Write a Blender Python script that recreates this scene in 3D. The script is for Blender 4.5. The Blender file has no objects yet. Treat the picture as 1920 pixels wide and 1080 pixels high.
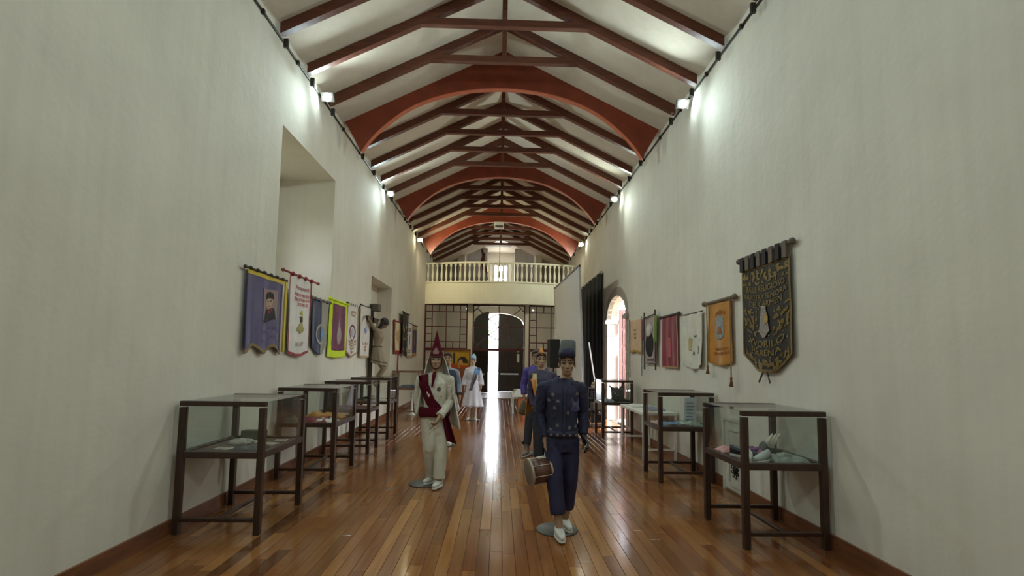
import bpy, bmesh, math, random
from mathutils import Vector, Matrix, noise
from mathutils.bvhtree import BVHTree
random.seed(7)
S = bpy.context.scene
COL = S.collection
PI = math.pi

# ------------------------------------------------------------------ camera
def setup_camera():
    f, rho, xp, yp = 951.0, 0.015, -24.0, -77.0
    c, s = math.cos(rho), math.sin(rho)
    a = xp*c - yp*s
    b = yp*c + xp*s
    pitch = math.atan2(-b, f)
    psi = math.atan2(-a, math.hypot(b, f))
    F = Vector((math.sin(psi)*math.cos(pitch), math.cos(psi)*math.cos(pitch), math.sin(pitch)))
    R0 = Vector((math.cos(psi), -math.sin(psi), 0))
    U0 = R0.cross(F)
    R = R0*c + U0*s
    U = U0*c - R0*s
    cam = bpy.data.cameras.new('camera')
    cam.sensor_width = 36.0
    cam.lens = f/1920.0*36.0
    cam.shift_y = 53.0/1920.0
    cam.clip_start = 0.05
    cam.clip_end = 300
    o = bpy.data.objects.new('camera', cam)
    M = Matrix((R, U, -F)).transposed().to_4x4()
    M.translation = Vector((0, 0, 1.68))
    o.matrix_world = M
    COL.objects.link(o)
    S.camera = o
setup_camera()

# ------------------------------------------------------------------ world, sun, exposure
def setup_world():
    w = bpy.data.worlds.new('sky')
    S.world = w
    w.use_nodes = True
    nt = w.node_tree
    bg = nt.nodes['Background']
    sky = nt.nodes.new('ShaderNodeTexSky')
    sky.sky_type = 'NISHITA'
    sky.sun_disc = False
    sky.sun_elevation = math.radians(78)
    sky.sun_rotation = math.radians(60)
    sky.dust_density = 2.0
    hs = nt.nodes.new('ShaderNodeHueSaturation')
    hs.inputs['Saturation'].default_value = 0.35
    nt.links.new(sky.outputs[0], hs.inputs['Color'])
    nt.links.new(hs.outputs[0], bg.inputs[0])
    bg.inputs[1].default_value = 1.9
    sun = bpy.data.lights.new('sun', 'SUN')
    sun.energy = 16.0
    sun.angle = 0.02
    sun.color = (1.0, 0.95, 0.86)
    so = bpy.data.objects.new('sun', sun)
    d = Vector((-0.12, 0.16, -1.0))          # high sun, slightly towards the far end
    so.rotation_euler = d.to_track_quat('-Z', 'Y').to_euler()
    COL.objects.link(so)
setup_world()
S.view_settings.view_transform = 'Standard'
S.view_settings.look = 'None'
S.view_settings.gamma = 1.0
S.view_settings.use_curve_mapping = False
S.view_settings.exposure = 0.7
FLOOD_W = 118.0

def portal(loc, rot, sx, sy):
    l = bpy.data.lights.new('daylight_portal', 'AREA')
    l.shape = 'RECTANGLE'
    l.size = sx
    l.size_y = sy
    l.cycles.is_portal = True
    o = bpy.data.objects.new('daylight_portal', l)
    o.location = loc
    o.rotation_euler = rot
    COL.objects.link(o)
portal((-4.05, 7.99, 3.75), (0, -PI/2, 0), 1.0, 1.0)      # left window, facing +X
portal((3.32, 13.2, 1.7), (0, PI/2, 0), 3.2, 2.2)        # arched doorway, facing -X
portal((-0.06, 25.1, 1.9), (-PI/2, 0, 0), 2.4, 3.8)      # entrance, facing -Y

# ------------------------------------------------------------------ mesh helpers
def V(*a):
    return Vector(a)

class MB:
    def __init__(s):
        s.v = []
        s.f = []
    def add(s, vs, fs):
        n = len(s.v)
        s.v.extend([tuple(p) for p in vs])
        s.f.extend([tuple(i+n for i in q) for q in fs])
        return s
    def box(s, x0, x1, y0, y1, z0, z1):
        return s.add([(x0,y0,z0),(x1,y0,z0),(x1,y1,z0),(x0,y1,z0),(x0,y0,z1),(x1,y0,z1),(x1,y1,z1),(x0,y1,z1)],
                     [(0,3,2,1),(4,5,6,7),(0,1,5,4),(1,2,6,5),(2,3,7,6),(3,0,4,7)])
    def bar(s, p0, p1, w, h, up=(0,0,1)):
        p0 = Vector(p0); p1 = Vector(p1)
        d = (p1-p0).normalized()
        side = d.cross(Vector(up))
        if side.length < 1e-4:
            side = d.cross(Vector((0,1,0)))
        side.normalize()
        u = side.cross(d)
        a = side*(w/2); b = u*(h/2)
        vs = []
        for p in (p0, p1):
            vs += [p-a-b, p+a-b, p+a+b, p-a+b]
        return s.add(vs, [(0,1,2,3),(7,6,5,4),(0,4,5,1),(1,5,6,2),(2,6,7,3),(3,7,4,0)])
    def rings(s, rings, cap=True):
        n = len(rings[0])
        vs = [p for r in rings for p in r]
        fs = []
        for i in range(len(rings)-1):
            for j in range(n):
                k = (j+1) % n
                fs.append((i*n+j, i*n+k, (i+1)*n+k, (i+1)*n+j))
        if cap:
            fs.append(tuple(range(n-1, -1, -1)))
            fs.append(tuple((len(rings)-1)*n+j for j in range(n)))
        return s.add(vs, fs)
    def tube(s, pts, rad, n=8, cap=True):
        pts = [Vector(p) for p in pts]
        if not isinstance(rad, (list, tuple)):
            rad = [rad]*len(pts)
        rs = []
        prev = None
        for i, p in enumerate(pts):
            d = (pts[min(i+1, len(pts)-1)] - pts[max(i-1, 0)]).normalized()
            if prev is None:
                a = d.orthogonal().normalized()
            else:
                a = prev - d*prev.dot(d)
                a = a.normalized() if a.length > 1e-5 else d.orthogonal().normalized()
            prev = a
            b = d.cross(a)
            rs.append([p + a*math.cos(2*PI*j/n)*rad[i] + b*math.sin(2*PI*j/n)*rad[i] for j in range(n)])
        return s.rings(rs, cap)
    def capsules(s, chain, n=12, sub=4):
        """closed tube with rounded ends through [(point, radius), ...]"""
        pts = []
        rad = []
        P = [(Vector(p), r) for p, r in chain]
        d0 = (P[1][0]-P[0][0]).normalized()
        for k in range(4):
            a = PI/2*(1-k/4.0)
            pts.append(P[0][0] - d0*P[0][1]*math.sin(a)); rad.append(max(P[0][1]*math.cos(a), 1e-4))
        for i in range(len(P)-1):
            for k in range(sub):
                t = k/float(sub)
                pts.append(P[i][0].lerp(P[i+1][0], t)); rad.append(P[i][1]*(1-t)+P[i+1][1]*t)
        d1 = (P[-1][0]-P[-2][0]).normalized()
        for k in range(5):
            a = PI/2*k/4.0
            pts.append(P[-1][0] + d1*P[-1][1]*math.sin(a)); rad.append(max(P[-1][1]*math.cos(a), 1e-4))
        return s.tube(pts, rad, n)
    def ell(s, c, r, nu=16, nv=10):
        rs = []
        for i in range(nv+1):
            a = -PI/2 + PI*i/nv
            cr = max(math.cos(a), 1e-3)
            rs.append([(c[0]+r[0]*cr*math.cos(2*PI*j/nu), c[1]+r[1]*cr*math.sin(2*PI*j/nu), c[2]+r[2]*math.sin(a)) for j in range(nu)])
        return s.rings(rs)
    def lathe(s, prof, n=10, c=(0,0,0)):
        return s.rings([[(c[0]+r*math.cos(2*PI*j/n), c[1]+r*math.sin(2*PI*j/n), c[2]+z) for j in range(n)] for r, z in prof])
    def oval(s, prof, n=20, p=2.3):
        """stack of horizontal super-ellipses (z, cx, cy, rx, ry)"""
        rs = []
        for z, cx, cy, rx, ry in prof:
            r = []
            for j in range(n):
                a = 2*PI*j/n
                ca, sa = math.cos(a), math.sin(a)
                r.append((cx+rx*math.copysign(abs(ca)**(2/p), ca), cy+ry*math.copysign(abs(sa)**(2/p), sa), z))
            rs.append(r)
        return s.rings(rs)
    def prism(s, poly, axis, a, b):
        """polygon (2-D) extruded along axis 'x','y','z' from a to b"""
        n = len(poly)
        def P(u, v, w):
            return {'x': (w,u,v), 'y': (u,w,v), 'z': (u,v,w)}[axis]
        vs = [P(u,v,a) for u,v in poly] + [P(u,v,b) for u,v in poly]
        fs = [tuple(range(n-1,-1,-1)), tuple(range(n,2*n))] + [(i,(i+1)%n,n+(i+1)%n,n+i) for i in range(n)]
        return s.add(vs, fs)
    def grid(s, fn, nu, nv):
        vs = [fn(i/nu, j/nv) for j in range(nv+1) for i in range(nu+1)]
        w = nu+1
        return s.add(vs, [(j*w+i, j*w+i+1, (j+1)*w+i+1, (j+1)*w+i) for j in range(nv) for i in range(nu)])
    def xf(s, M):
        s.v = [tuple(M @ Vector(p)) for p in s.v]
        return s
    def mesh(s, name, smooth=False):
        me = bpy.data.meshes.new(name)
        me.from_pydata(s.v, [], s.f)
        me.validate()
        bm = bmesh.new()
        bm.from_mesh(me)
        bmesh.ops.recalc_face_normals(bm, faces=bm.faces)
        bm.to_mesh(me)
        bm.free()
        if smooth:
            for p in me.polygons:
                p.use_smooth = True
        return me
    def build(s, name, m, parent=None, smooth=False, loc=None, rot=None, solid=0):
        return link(name, s.mesh(name, smooth), m, parent, loc, rot, solid)

def link(name, me, m, parent=None, loc=None, rot=None, solid=0):
    o = bpy.data.objects.new(name, me)
    if m is not None and len(me.materials) == 0:
        me.materials.append(m)
    COL.objects.link(o)
    if parent is not None:
        o.parent = parent
    if loc is not None:
        o.location = loc
    if rot is not None:
        o.rotation_euler = rot
    if solid:
        md = o.modifiers.new('thickness', 'SOLIDIFY')
        md.thickness = solid
        md.offset = 0
    return o

def empty(name, loc=(0,0,0), rz=0.0):
    o = bpy.data.objects.new(name, None)
    o.empty_display_size = 0.1
    o.location = loc
    o.rotation_euler = (0, 0, rz)
    COL.objects.link(o)
    return o

def tag(o, label, cat, group=None):
    o['label'] = label
    o['category'] = cat
    if group:
        o['group'] = group
    return o

def thing(name, label, cat, loc=(0,0,0), rz=0.0, group=None):
    return tag(empty(name, loc, rz), label, cat, group)

def struct(o):
    o['kind'] = 'structure'
    return o

def copy_tree(o, parent=None):
    c = o.copy()
    COL.objects.link(c)
    if parent is not None:
        c.parent = parent
    for ch in list(o.children):
        copy_tree(ch, c)
    return c

def bevelled(o, w=0.006, seg=1):
    b = o.modifiers.new('edge', 'BEVEL')
    b.width = w
    b.segments = seg
    b.limit_method = 'ANGLE'
    return o

def evaluated_mesh(o):
    """mesh of one object with its modifiers, worked out in a scratch scene that is dropped again"""
    sc = bpy.data.scenes.new('scratch')
    sc.collection.objects.link(o)
    vl = sc.view_layers[0]
    vl.update()
    out = bpy.data.meshes.new_from_object(o.evaluated_get(vl.depsgraph))
    bpy.data.objects.remove(o)
    bpy.data.scenes.remove(sc)
    return out

def remeshed(mb, voxel, smooth=4, name='body'):
    me = mb.mesh('tmp')
    o = bpy.data.objects.new('tmp', me)
    r = o.modifiers.new('r', 'REMESH')
    r.mode = 'VOXEL'
    r.voxel_size = voxel
    if smooth:
        sm = o.modifiers.new('s', 'SMOOTH')
        sm.factor = 0.5
        sm.iterations = smooth
    out = evaluated_mesh(o)
    out.name = name
    bpy.data.meshes.remove(me)
    out.polygons.foreach_set('use_smooth', [True]*len(out.polygons))
    return out

def wrinkle(me, amp, scale, stretch=(1,1,0.45), seed=0.0):
    n = len(me.vertices)
    co = [0.0]*(3*n)
    me.vertices.foreach_get('co', co)
    no = [0.0]*(3*n)
    me.vertex_normals.foreach_get('vector', no)
    sx, sy, sz = (scale*k for k in stretch)
    for i in range(0, 3*n, 3):
        q = Vector((co[i]*sx+seed, co[i+1]*sy+seed*2, co[i+2]*sz))
        k = noise.noise(q)
        k = 1-2*abs(k) if k < 0 else k
        d = amp*(0.75*k+0.4*noise.noise(q*2.3)-0.3)
        co[i] += no[i]*d
        co[i+1] += no[i+1]*d
        co[i+2] += no[i+2]*d
    me.vertices.foreach_set('co', co)
    me.update()
    return me

# ------------------------------------------------------------------ materials
MATS = {}
def srgb(r, g, b):
    def c(x):
        x /= 255.0
        return x/12.92 if x <= 0.04045 else ((x+0.055)/1.055)**2.4
    return (c(r), c(g), c(b), 1)

def mat(name, col, rough=0.6, metal=0.0, var=0.12, scale=6.0, bump=0.0, bscale=60.0, stretch=(1,1,1), spec=0.5, sheen=0.0, sub=None, coat=0.0):
    if name in MATS:
        return MATS[name]
    m = bpy.data.materials.new(name)
    m.use_nodes = True
    nt = m.node_tree
    b = nt.nodes['Principled BSDF']
    b.inputs['Roughness'].default_value = rough
    b.inputs['Metallic'].default_value = metal
    b.inputs['Specular IOR Level'].default_value = spec
    b.inputs['Sheen Weight'].default_value = sheen
    b.inputs['Coat Weight'].default_value = coat
    tc = nt.nodes.new('ShaderNodeTexCoord')
    mp = nt.nodes.new('ShaderNodeMapping')
    mp.inputs['Scale'].default_value = stretch
    nt.links.new(tc.outputs['Object'], mp.inputs[0])
    nz = nt.nodes.new('ShaderNodeTexNoise')
    nz.inputs['Scale'].default_value = scale
    nz.inputs['Detail'].default_value = 5
    nt.links.new(mp.outputs[0], nz.inputs[0])
    rp = nt.nodes.new('ShaderNodeValToRGB')
    c = srgb(*col)
    lo = tuple(max(0, x*(1-var)) for x in c[:3]) + (1,)
    hi = tuple(min(1, x*(1+var)) for x in c[:3]) + (1,)
    rp.color_ramp.elements[0].position = 0.3
    rp.color_ramp.elements[1].position = 0.7
    rp.color_ramp.elements[0].color = lo
    rp.color_ramp.elements[1].color = hi
    nt.links.new(nz.outputs[0], rp.inputs[0])
    nt.links.new(rp.outputs[0], b.inputs['Base Color'])
    if bump:
        n2 = nt.nodes.new('ShaderNodeTexNoise')
        n2.inputs['Scale'].default_value = bscale
        n2.inputs['Detail'].default_value = 3
        nt.links.new(mp.outputs[0], n2.inputs[0])
        bp = nt.nodes.new('ShaderNodeBump')
        bp.inputs['Strength'].default_value = bump
        bp.inputs['Distance'].default_value = 0.01
        nt.links.new(n2.outputs[0], bp.inputs['Height'])
        nt.links.new(bp.outputs[0], b.inputs['Normal'])
    MATS[name] = m
    return m

def mat_emit(name, col, strength):
    m = bpy.data.materials.new(name)
    m.use_nodes = True
    nt = m.node_tree
    b = nt.nodes['Principled BSDF']
    b.inputs['Base Color'].default_value = srgb(*col)
    b.inputs['Emission Color'].default_value = srgb(*col)
    b.inputs['Emission Strength'].default_value = strength
    return m

def mat_glass(name, tint=(251,253,252), refl=0.09):
    m = bpy.data.materials.new(name)
    m.use_nodes = True
    nt = m.node_tree
    nt.nodes.remove(nt.nodes['Principled BSDF'])
    out = nt.nodes['Material Output']
    tr = nt.nodes.new('ShaderNodeBsdfTransparent')
    tr.inputs[0].default_value = srgb(*tint)
    gl = nt.nodes.new('ShaderNodeBsdfGlossy')
    gl.inputs['Roughness'].default_value = 0.02
    lw = nt.nodes.new('ShaderNodeLayerWeight')
    lw.inputs[0].default_value = 0.5
    pw = nt.nodes.new('ShaderNodeMath')
    pw.operation = 'POWER'
    pw.inputs[1].default_value = 4.0
    nt.links.new(lw.outputs['Facing'], pw.inputs[0])
    fr = nt.nodes.new('ShaderNodeMath')
    fr.operation = 'MULTIPLY_ADD'
    fr.inputs[1].default_value = 0.7
    fr.inputs[2].default_value = 0.04
    nt.links.new(pw.outputs[0], fr.inputs[0])
    mx = nt.nodes.new('ShaderNodeMixShader')
    nt.links.new(fr.outputs[0], mx.inputs[0])
    nt.links.new(tr.outputs[0], mx.inputs[1])
    nt.links.new(gl.outputs[0], mx.inputs[2])
    nt.links.new(mx.outputs[0], out.inputs[0])
    return m

def mat_veil(name, col, alpha):
    m = mat(name, col, 0.8, sheen=0.3)
    m.node_tree.nodes['Principled BSDF'].inputs['Alpha'].default_value = alpha
    return m

def mat_plaster(name, col, drip=0.10):
    m = mat(name, col, 0.85, var=0.05, scale=1.3, bump=0.35, bscale=9.0, spec=0.3)
    nt = m.node_tree
    b = nt.nodes['Principled BSDF']
    src = b.inputs['Base Color'].links[0].from_socket
    tc = nt.nodes.new('ShaderNodeTexCoord')
    mp = nt.nodes.new('ShaderNodeMapping')
    mp.inputs['Scale'].default_value = (9, 9, 0.35)
    nt.links.new(tc.outputs['Object'], mp.inputs[0])
    nz = nt.nodes.new('ShaderNodeTexNoise')
    nz.inputs['Scale'].default_value = 1.0
    nz.inputs['Detail'].default_value = 4
    nt.links.new(mp.outputs[0], nz.inputs[0])
    rp = nt.nodes.new('ShaderNodeValToRGB')
    rp.color_ramp.elements[0].position = 0.3
    rp.color_ramp.elements[0].color = (1-drip, 1-drip*1.1, 1-drip*1.35, 1)
    rp.color_ramp.elements[1].position = 0.62
    rp.color_ramp.elements[1].color = (1, 1, 1, 1)
    nt.links.new(nz.outputs[0], rp.inputs[0])
    mx = nt.nodes.new('ShaderNodeMix')
    mx.data_type = 'RGBA'
    mx.blend_type = 'MULTIPLY'
    mx.inputs[0].default_value = 1.0
    nt.links.new(src, mx.inputs[6])
    nt.links.new(rp.outputs[0], mx.inputs[7])
    nt.links.new(mx.outputs[2], b.inputs['Base Color'])
    return m

def mat_plank(name, island):
    m = bpy.data.materials.new(name)
    m.use_nodes = True
    nt = m.node_tree
    L = nt.links
    b = nt.nodes['Principled BSDF']
    if island:
        g = nt.nodes.new('ShaderNodeNewGeometry')
        rnd = g.outputs['Random Per Island']
    else:
        g = nt.nodes.new('ShaderNodeObjectInfo')
        rnd = g.outputs['Random']
    tc = nt.nodes.new('ShaderNodeTexCoord')
    cmb = nt.nodes.new('ShaderNodeCombineXYZ')
    mul = nt.nodes.new('ShaderNodeMath')
    mul.operation = 'MULTIPLY'
    mul.inputs[1].default_value = 37.0
    L.new(rnd, mul.inputs[0])
    L.new(mul.outputs[0], cmb.inputs[2])
    add = nt.nodes.new('ShaderNodeVectorMath')
    L.new(tc.outputs['Object'], add.inputs[0])
    L.new(cmb.outputs[0], add.inputs[1])
    mp = nt.nodes.new('ShaderNodeMapping')
    mp.inputs['Scale'].default_value = (14, 0.9, 1)
    L.new(add.outputs[0], mp.inputs[0])
    nz = nt.nodes.new('ShaderNodeTexNoise')
    nz.inputs['Scale'].default_value = 1.6
    nz.inputs['Detail'].default_value = 6
    nz.inputs['Distortion'].default_value = 0.6
    L.new(mp.outputs[0], nz.inputs[0])
    tint = nt.nodes.new('ShaderNodeValToRGB')
    e = tint.color_ramp.elements
    cols = [(96,58,32), (140,92,52), (118,70,40), (160,110,62), (106,60,34), (146,98,54), (128,76,44)]
    e[0].position = 0.0
    e[0].color = srgb(*cols[0])
    e[1].position = 1.0
    e[1].color = srgb(*cols[-1])
    for i, c in enumerate(cols[1:-1]):
        k = e.new((i+1)/6.0)
        k.color = srgb(*c)
    L.new(rnd, tint.inputs[0])
    gr = nt.nodes.new('ShaderNodeValToRGB')
    gr.color_ramp.elements[0].position = 0.32
    gr.color_ramp.elements[0].color = (0.86, 0.82, 0.78, 1)
    gr.color_ramp.elements[1].position = 0.68
    gr.color_ramp.elements[1].color = (1.12, 1.1, 1.06, 1)
    L.new(nz.outputs[0], gr.inputs[0])
    mx = nt.nodes.new('ShaderNodeMix')
    mx.data_type = 'RGBA'
    mx.blend_type = 'MULTIPLY'
    mx.inputs[0].default_value = 1.0
    L.new(tint.outputs[0], mx.inputs[6])
    L.new(gr.outputs[0], mx.inputs[7])
    L.new(mx.outputs[2], b.inputs['Base Color'])
    rr = nt.nodes.new('ShaderNodeMapRange')
    rr.inputs[3].default_value = 0.11
    rr.inputs[4].default_value = 0.19
    L.new(nz.outputs[0], rr.inputs[0])
    L.new(rr.outputs[0], b.inputs['Roughness'])
    n2 = nt.nodes.new('ShaderNodeTexNoise')
    n2.inputs['Scale'].default_value = 9.0
    L.new(tc.outputs['Object'], n2.inputs[0])
    bp = nt.nodes.new('ShaderNodeBump')
    bp.inputs['Strength'].default_value = 0.05
    bp.inputs['Distance'].default_value = 0.02
    L.new(n2.outputs[0], bp.inputs['Height'])
    L.new(bp.outputs[0], b.inputs['Normal'])
    b.inputs['Specular IOR Level'].default_value = 0.55
    return m

M_WALL = mat_plaster('white_plaster', (222,214,199), 0.045)
M_CEIL = mat_plaster('ceiling_plaster', (212,199,182), 0.05)
M_TRUSS = mat('dark_stained_timber', (98,52,34), 0.5, var=0.3, scale=3, stretch=(1,9,9), bump=0.2, bscale=30)
M_ARCH = mat('rust_red_timber', (130,56,33), 0.45, var=0.16, scale=4, bump=0.1)
M_CASE = mat('walnut_frame', (58,36,25), 0.4, var=0.3, scale=9, stretch=(3,3,0.6))
M_GLASS = mat_glass('clear_glass')
M_RED = mat('oxblood_paint', (84,30,28), 0.45)
M_WHITE = mat('white_paint', (228,224,212), 0.5, var=0.04)
M_BLACK = mat('black_plastic', (24,24,26), 0.5)
M_DARK = mat('dark_metal', (52,48,44), 0.45, metal=0.4)
M_STEEL = mat('brushed_steel', (170,170,168), 0.35, metal=0.8)
M_STONE = mat('grey_stone', (168,158,142), 0.85, var=0.12, scale=9, bump=0.4, bscale=40)
M_BASE = mat('brown_baseboard', (120,72,44), 0.45, var=0.25, scale=6, stretch=(4,0.7,4))
M_DOOR = mat('dark_door_wood', (58,48,42), 0.6, var=0.3, scale=6, stretch=(5,5,0.6), bump=0.3)
# ------------------------------------------------------------------ room shell
XL, XR, Y0, YF = -3.05, 3.05, -7.0, 24.8
ZC, RIDGE = 6.08, 7.605

# floor: sub-floor + planks
fl = struct(MB().box(XL-0.1, XR+0.1, Y0, 20.95, -0.12, -0.02).build('floor', mat('sub_floor', (60,38,26), 0.8)))
PW = 0.1068
LENS = [0.9, 1.2, 1.5, 1.8, 2.1]
PM_I, PM_S = mat_plank('varnished_plank', False), mat_plank('varnished_plank_far', True)
def plank_mb(x, y, l):
    m = MB()
    g, t = 0.0011, 0.0016
    x0, x1, y0, y1 = x-PW/2+g, x+PW/2-g, y+g, y+l-g
    m.add([(x0,y0,-0.02),(x1,y0,-0.02),(x1,y1,-0.02),(x0,y1,-0.02),(x0,y0,-t),(x1,y0,-t),(x1,y1,-t),(x0,y1,-t),
           (x0+t,y0+t,0),(x1-t,y0+t,0),(x1-t,y1-t,0),(x0+t,y1-t,0)],
          [(0,1,5,4),(1,2,6,5),(2,3,7,6),(3,0,4,7),(4,5,9,8),(5,6,10,9),(6,7,11,10),(7,4,8,11),(8,9,10,11)])
    return m
PLM = {l: plank_mb(0, -l/2, l).mesh('plank') for l in LENS}
planks = []
ncol = int(round((XR-XL)/PW))
rp = random.Random(11)
for i in range(ncol):
    x = XL + (i+0.5)*(XR-XL)/ncol
    y = Y0 - rp.random()*1.8
    while y < 20.9:
        l = rp.choice(LENS)
        planks.append((x, y, l))
        y += l
def plank_seen(p):
    x, y, l = p
    return y+l > 3.2 and abs(x) < 1.02*(y+l)
near = sorted([p for p in planks if plank_seen(p)], key=lambda p: -(p[2]/(max(p[1]+p[2]/2, 2.5)**3)))[:300]
nearset = set(near)
for x, y, l in near:
    o = link('plank', PLM[l], PM_I, fl, (x, y+l/2, 0), (rp.uniform(-1,1)*0.0008, rp.uniform(-1,1)*0.005, 0))
stuff = MB()
for p in planks:
    if p not in nearset:
        x, y, l = p
        m = plank_mb(x, y, min(l, 20.95-y))
        k = rp.uniform(-1,1)*0.005
        m.v = [(a, b, c+(a-x)*k) for a, b, c in m.v]
        stuff.add(m.v, m.f)
o = stuff.build('plank_field', PM_S, fl)
o['kind'] = 'stuff'

# stone vestibule floor
struct(MB().box(XL-0.1, XR+0.1, 20.95, YF+1.2, -0.14, 0.015).build('floor_vestibule', mat('vestibule_stone', (150,146,138), 0.5, bump=0.1)))

# left wall with two deep recesses
def wall_left():
    m = MB()
    D = XL-1.15
    A0, A1, AZ0, AZ1 = 6.87, 9.13, 2.62, 4.85
    B0, B1, BZ0, BZ1, BD = 11.97, 14.25, 0.95, 3.57, XL-0.40
    top = ZC+0.12
    m.box(D, XL, Y0, A0, -0.1, top)
    m.box(D, XL, A0, A1, -0.1, AZ0).box(D, XL, A0, A1, AZ1, top)
    m.box(D, XL, A1, B0, -0.1, top)
    m.box(D, XL, B0, B1, -0.1, BZ0).box(D, XL, B0, B1, BZ1, top)
    m.box(D, BD, B0, B1, BZ0, BZ1)
    m.box(D, XL, B1, YF+0.6, -0.1, top)
    struct(m.build('wall_left', M_WALL))
    # small window in the back of the first recess
    b0, b1, z0, z1 = 7.5, 8.5, 3.2, 4.2
    k = MB()
    k.box(D, D+0.12, A0, b0, AZ0, AZ1).box(D, D+0.12, b1, A1, AZ0, AZ1).box(D, D+0.12, b0, b1, AZ0, z0).box(D, D+0.12, b0, b1, z1, AZ1)
    struct(k.build('wall_recess', M_WALL))
    w = struct(empty('window_1', (D+0.06, b0, z0)))
    wf = M_WHITE
    W, Hh = b1-b0, z1-z0
    fr = MB()
    fr.box(-0.04, 0.04, 0, 0.06, 0, Hh).box(-0.04, 0.04, W-0.06, W, 0, Hh).box(-0.04, 0.04, 0.06, W-0.06, 0, 0.06).box(-0.04, 0.04, 0.06, W-0.06, Hh-0.06, Hh)
    fr.build('window_frame', wf, w)
    MB().box(-0.025, 0.025, W/2-0.02, W/2+0.02, 0.06, Hh-0.06).build('mullion', wf, w)
    for k in (1, 2):
        MB().box(-0.02, 0.02, 0.06, W-0.06, Hh*k/3-0.015, Hh*k/3+0.015).build('glazing_bar', wf, w)
    for i in range(2):
        for k in range(3):
            MB().box(-0.004, 0.004, W*i/2+0.03, W*(i+1)/2-0.03, Hh*k/3+0.02, Hh*(k+1)/3-0.02).build('pane', M_GLASS, w)
wall_left()

# right wall with arched doorway
DY0, DY1, DSP = 12.12, 14.25, 2.78
def arch_pts(y0, y1, zs, rise, n=16):
    c, r = (y0+y1)/2, (y1-y0)/2
    return [(c - r*math.cos(PI*i/n), zs + rise*math.sin(PI*i/n)) for i in range(n+1)]
def wall_right():
    t = 0.28
    top = ZC+0.12
    poly = [(DY0, -0.1)] + arch_pts(DY0, DY1, DSP, 0.55) + [(DY1, -0.1)]
    a = arch_pts(DY0, DY1, DSP, 0.55)
    m = MB()
    m.box(XR, XR+t, Y0, DY0, -0.1, top)
    m.box(XR, XR+t, DY1, YF+0.6, -0.1, top)
    for i in range(len(a)-1):
        (u0, v0), (u1, v1) = a[i], a[i+1]
        m.prism([(u0,v0),(u1,v1),(u1,top),(u0,top)], 'x', XR, XR+t)
    struct(m.build('wall_right', M_WALL))
    # stone surround as separate blocks
    tr = struct(empty('trim_1', (0,0,0)))
    a = arch_pts(DY0, DY1, DSP, 0.55, 12)
    b = arch_pts(DY0-0.2, DY1+0.2, DSP, 0.78, 12)
    for i in range(12):
        MB().prism([a[i], a[i+1], b[i+1], b[i]], 'x', XR-0.025, XR+0.1).build('arch_stone', M_STONE, tr)
    for y0, y1 in ((DY0-0.2, DY0+0.04), (DY1-0.04, DY1+0.2)):
        for k in range(6):
            h = DSP/6
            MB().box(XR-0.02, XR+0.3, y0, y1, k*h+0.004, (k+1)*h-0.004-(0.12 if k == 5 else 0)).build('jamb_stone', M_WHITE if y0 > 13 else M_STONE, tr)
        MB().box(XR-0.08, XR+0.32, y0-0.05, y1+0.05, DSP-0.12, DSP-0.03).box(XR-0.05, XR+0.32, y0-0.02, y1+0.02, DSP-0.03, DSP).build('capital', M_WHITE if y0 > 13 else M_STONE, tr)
    # open leaf, swung outwards
    d = struct(empty('door_1', (XR+0.26, DY1-0.30, 0)))
    pm = mat('pale_rose_door_paint', (124,86,80), 0.6, var=0.15, scale=5)
    MB().box(0, 1.0, 0, 0.06, 0.05, 3.05).build('door_leaf', pm, d)
    for k in range(6):
        z0 = 0.15+k*0.48
        p = MB().box(0.10, 0.46, -0.02, 0.0, z0, z0+0.40).box(0.14, 0.42, -0.035, -0.02, z0+0.05, z0+0.35)
        p.build('panel', pm, d)
        MB().box(0.54, 0.90, -0.02, 0.0, z0, z0+0.40).box(0.58, 0.86, -0.035, -0.02, z0+0.05, z0+0.35).build('panel', pm, d)
wall_right()

# wall behind the camera
struct(MB().box(XL-1.2, XR+0.3, Y0-0.3, Y0, -0.1, 8.0).build('wall_near', M_WALL))

# ceiling: two plaster slopes
def ceiling():
    m = MB()
    for s in (-1, 1):
        m.prism([(s*3.6, ZC-0.5*0.55), (0, RIDGE), (0, RIDGE+0.15), (s*3.6, ZC+0.15-0.5*0.55)], 'y', Y0-0.3, YF+0.3)
    m.prism([(-4.4, ZC+0.12), (-3.0, ZC+0.12), (-3.0, ZC+0.2), (-4.4, ZC+0.2)], 'y', Y0-0.3, YF+0.6)
    m.prism([(3.0, ZC+0.12), (3.6, ZC+0.12), (3.6, ZC+0.2), (3.0, ZC+0.2)], 'y', Y0-0.3, YF+0.6)
    struct(m.build('ceiling', M_CEIL))
ceiling()

# baseboards
for nm, x0, x1 in (('baseboard_left', XL, XL+0.025), ('baseboard_right', XR-0.025, XR)):
    m = MB()
    segs = [(Y0, 20.5)] if x0 < 0 else [(Y0, 6.22), (6.80, 11.9), (14.46, 20.5)]
    for a, b in segs:
        m.box(x0, x1, a, b, 0.0, 0.13)
    struct(m.build(nm, M_BASE))

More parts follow.
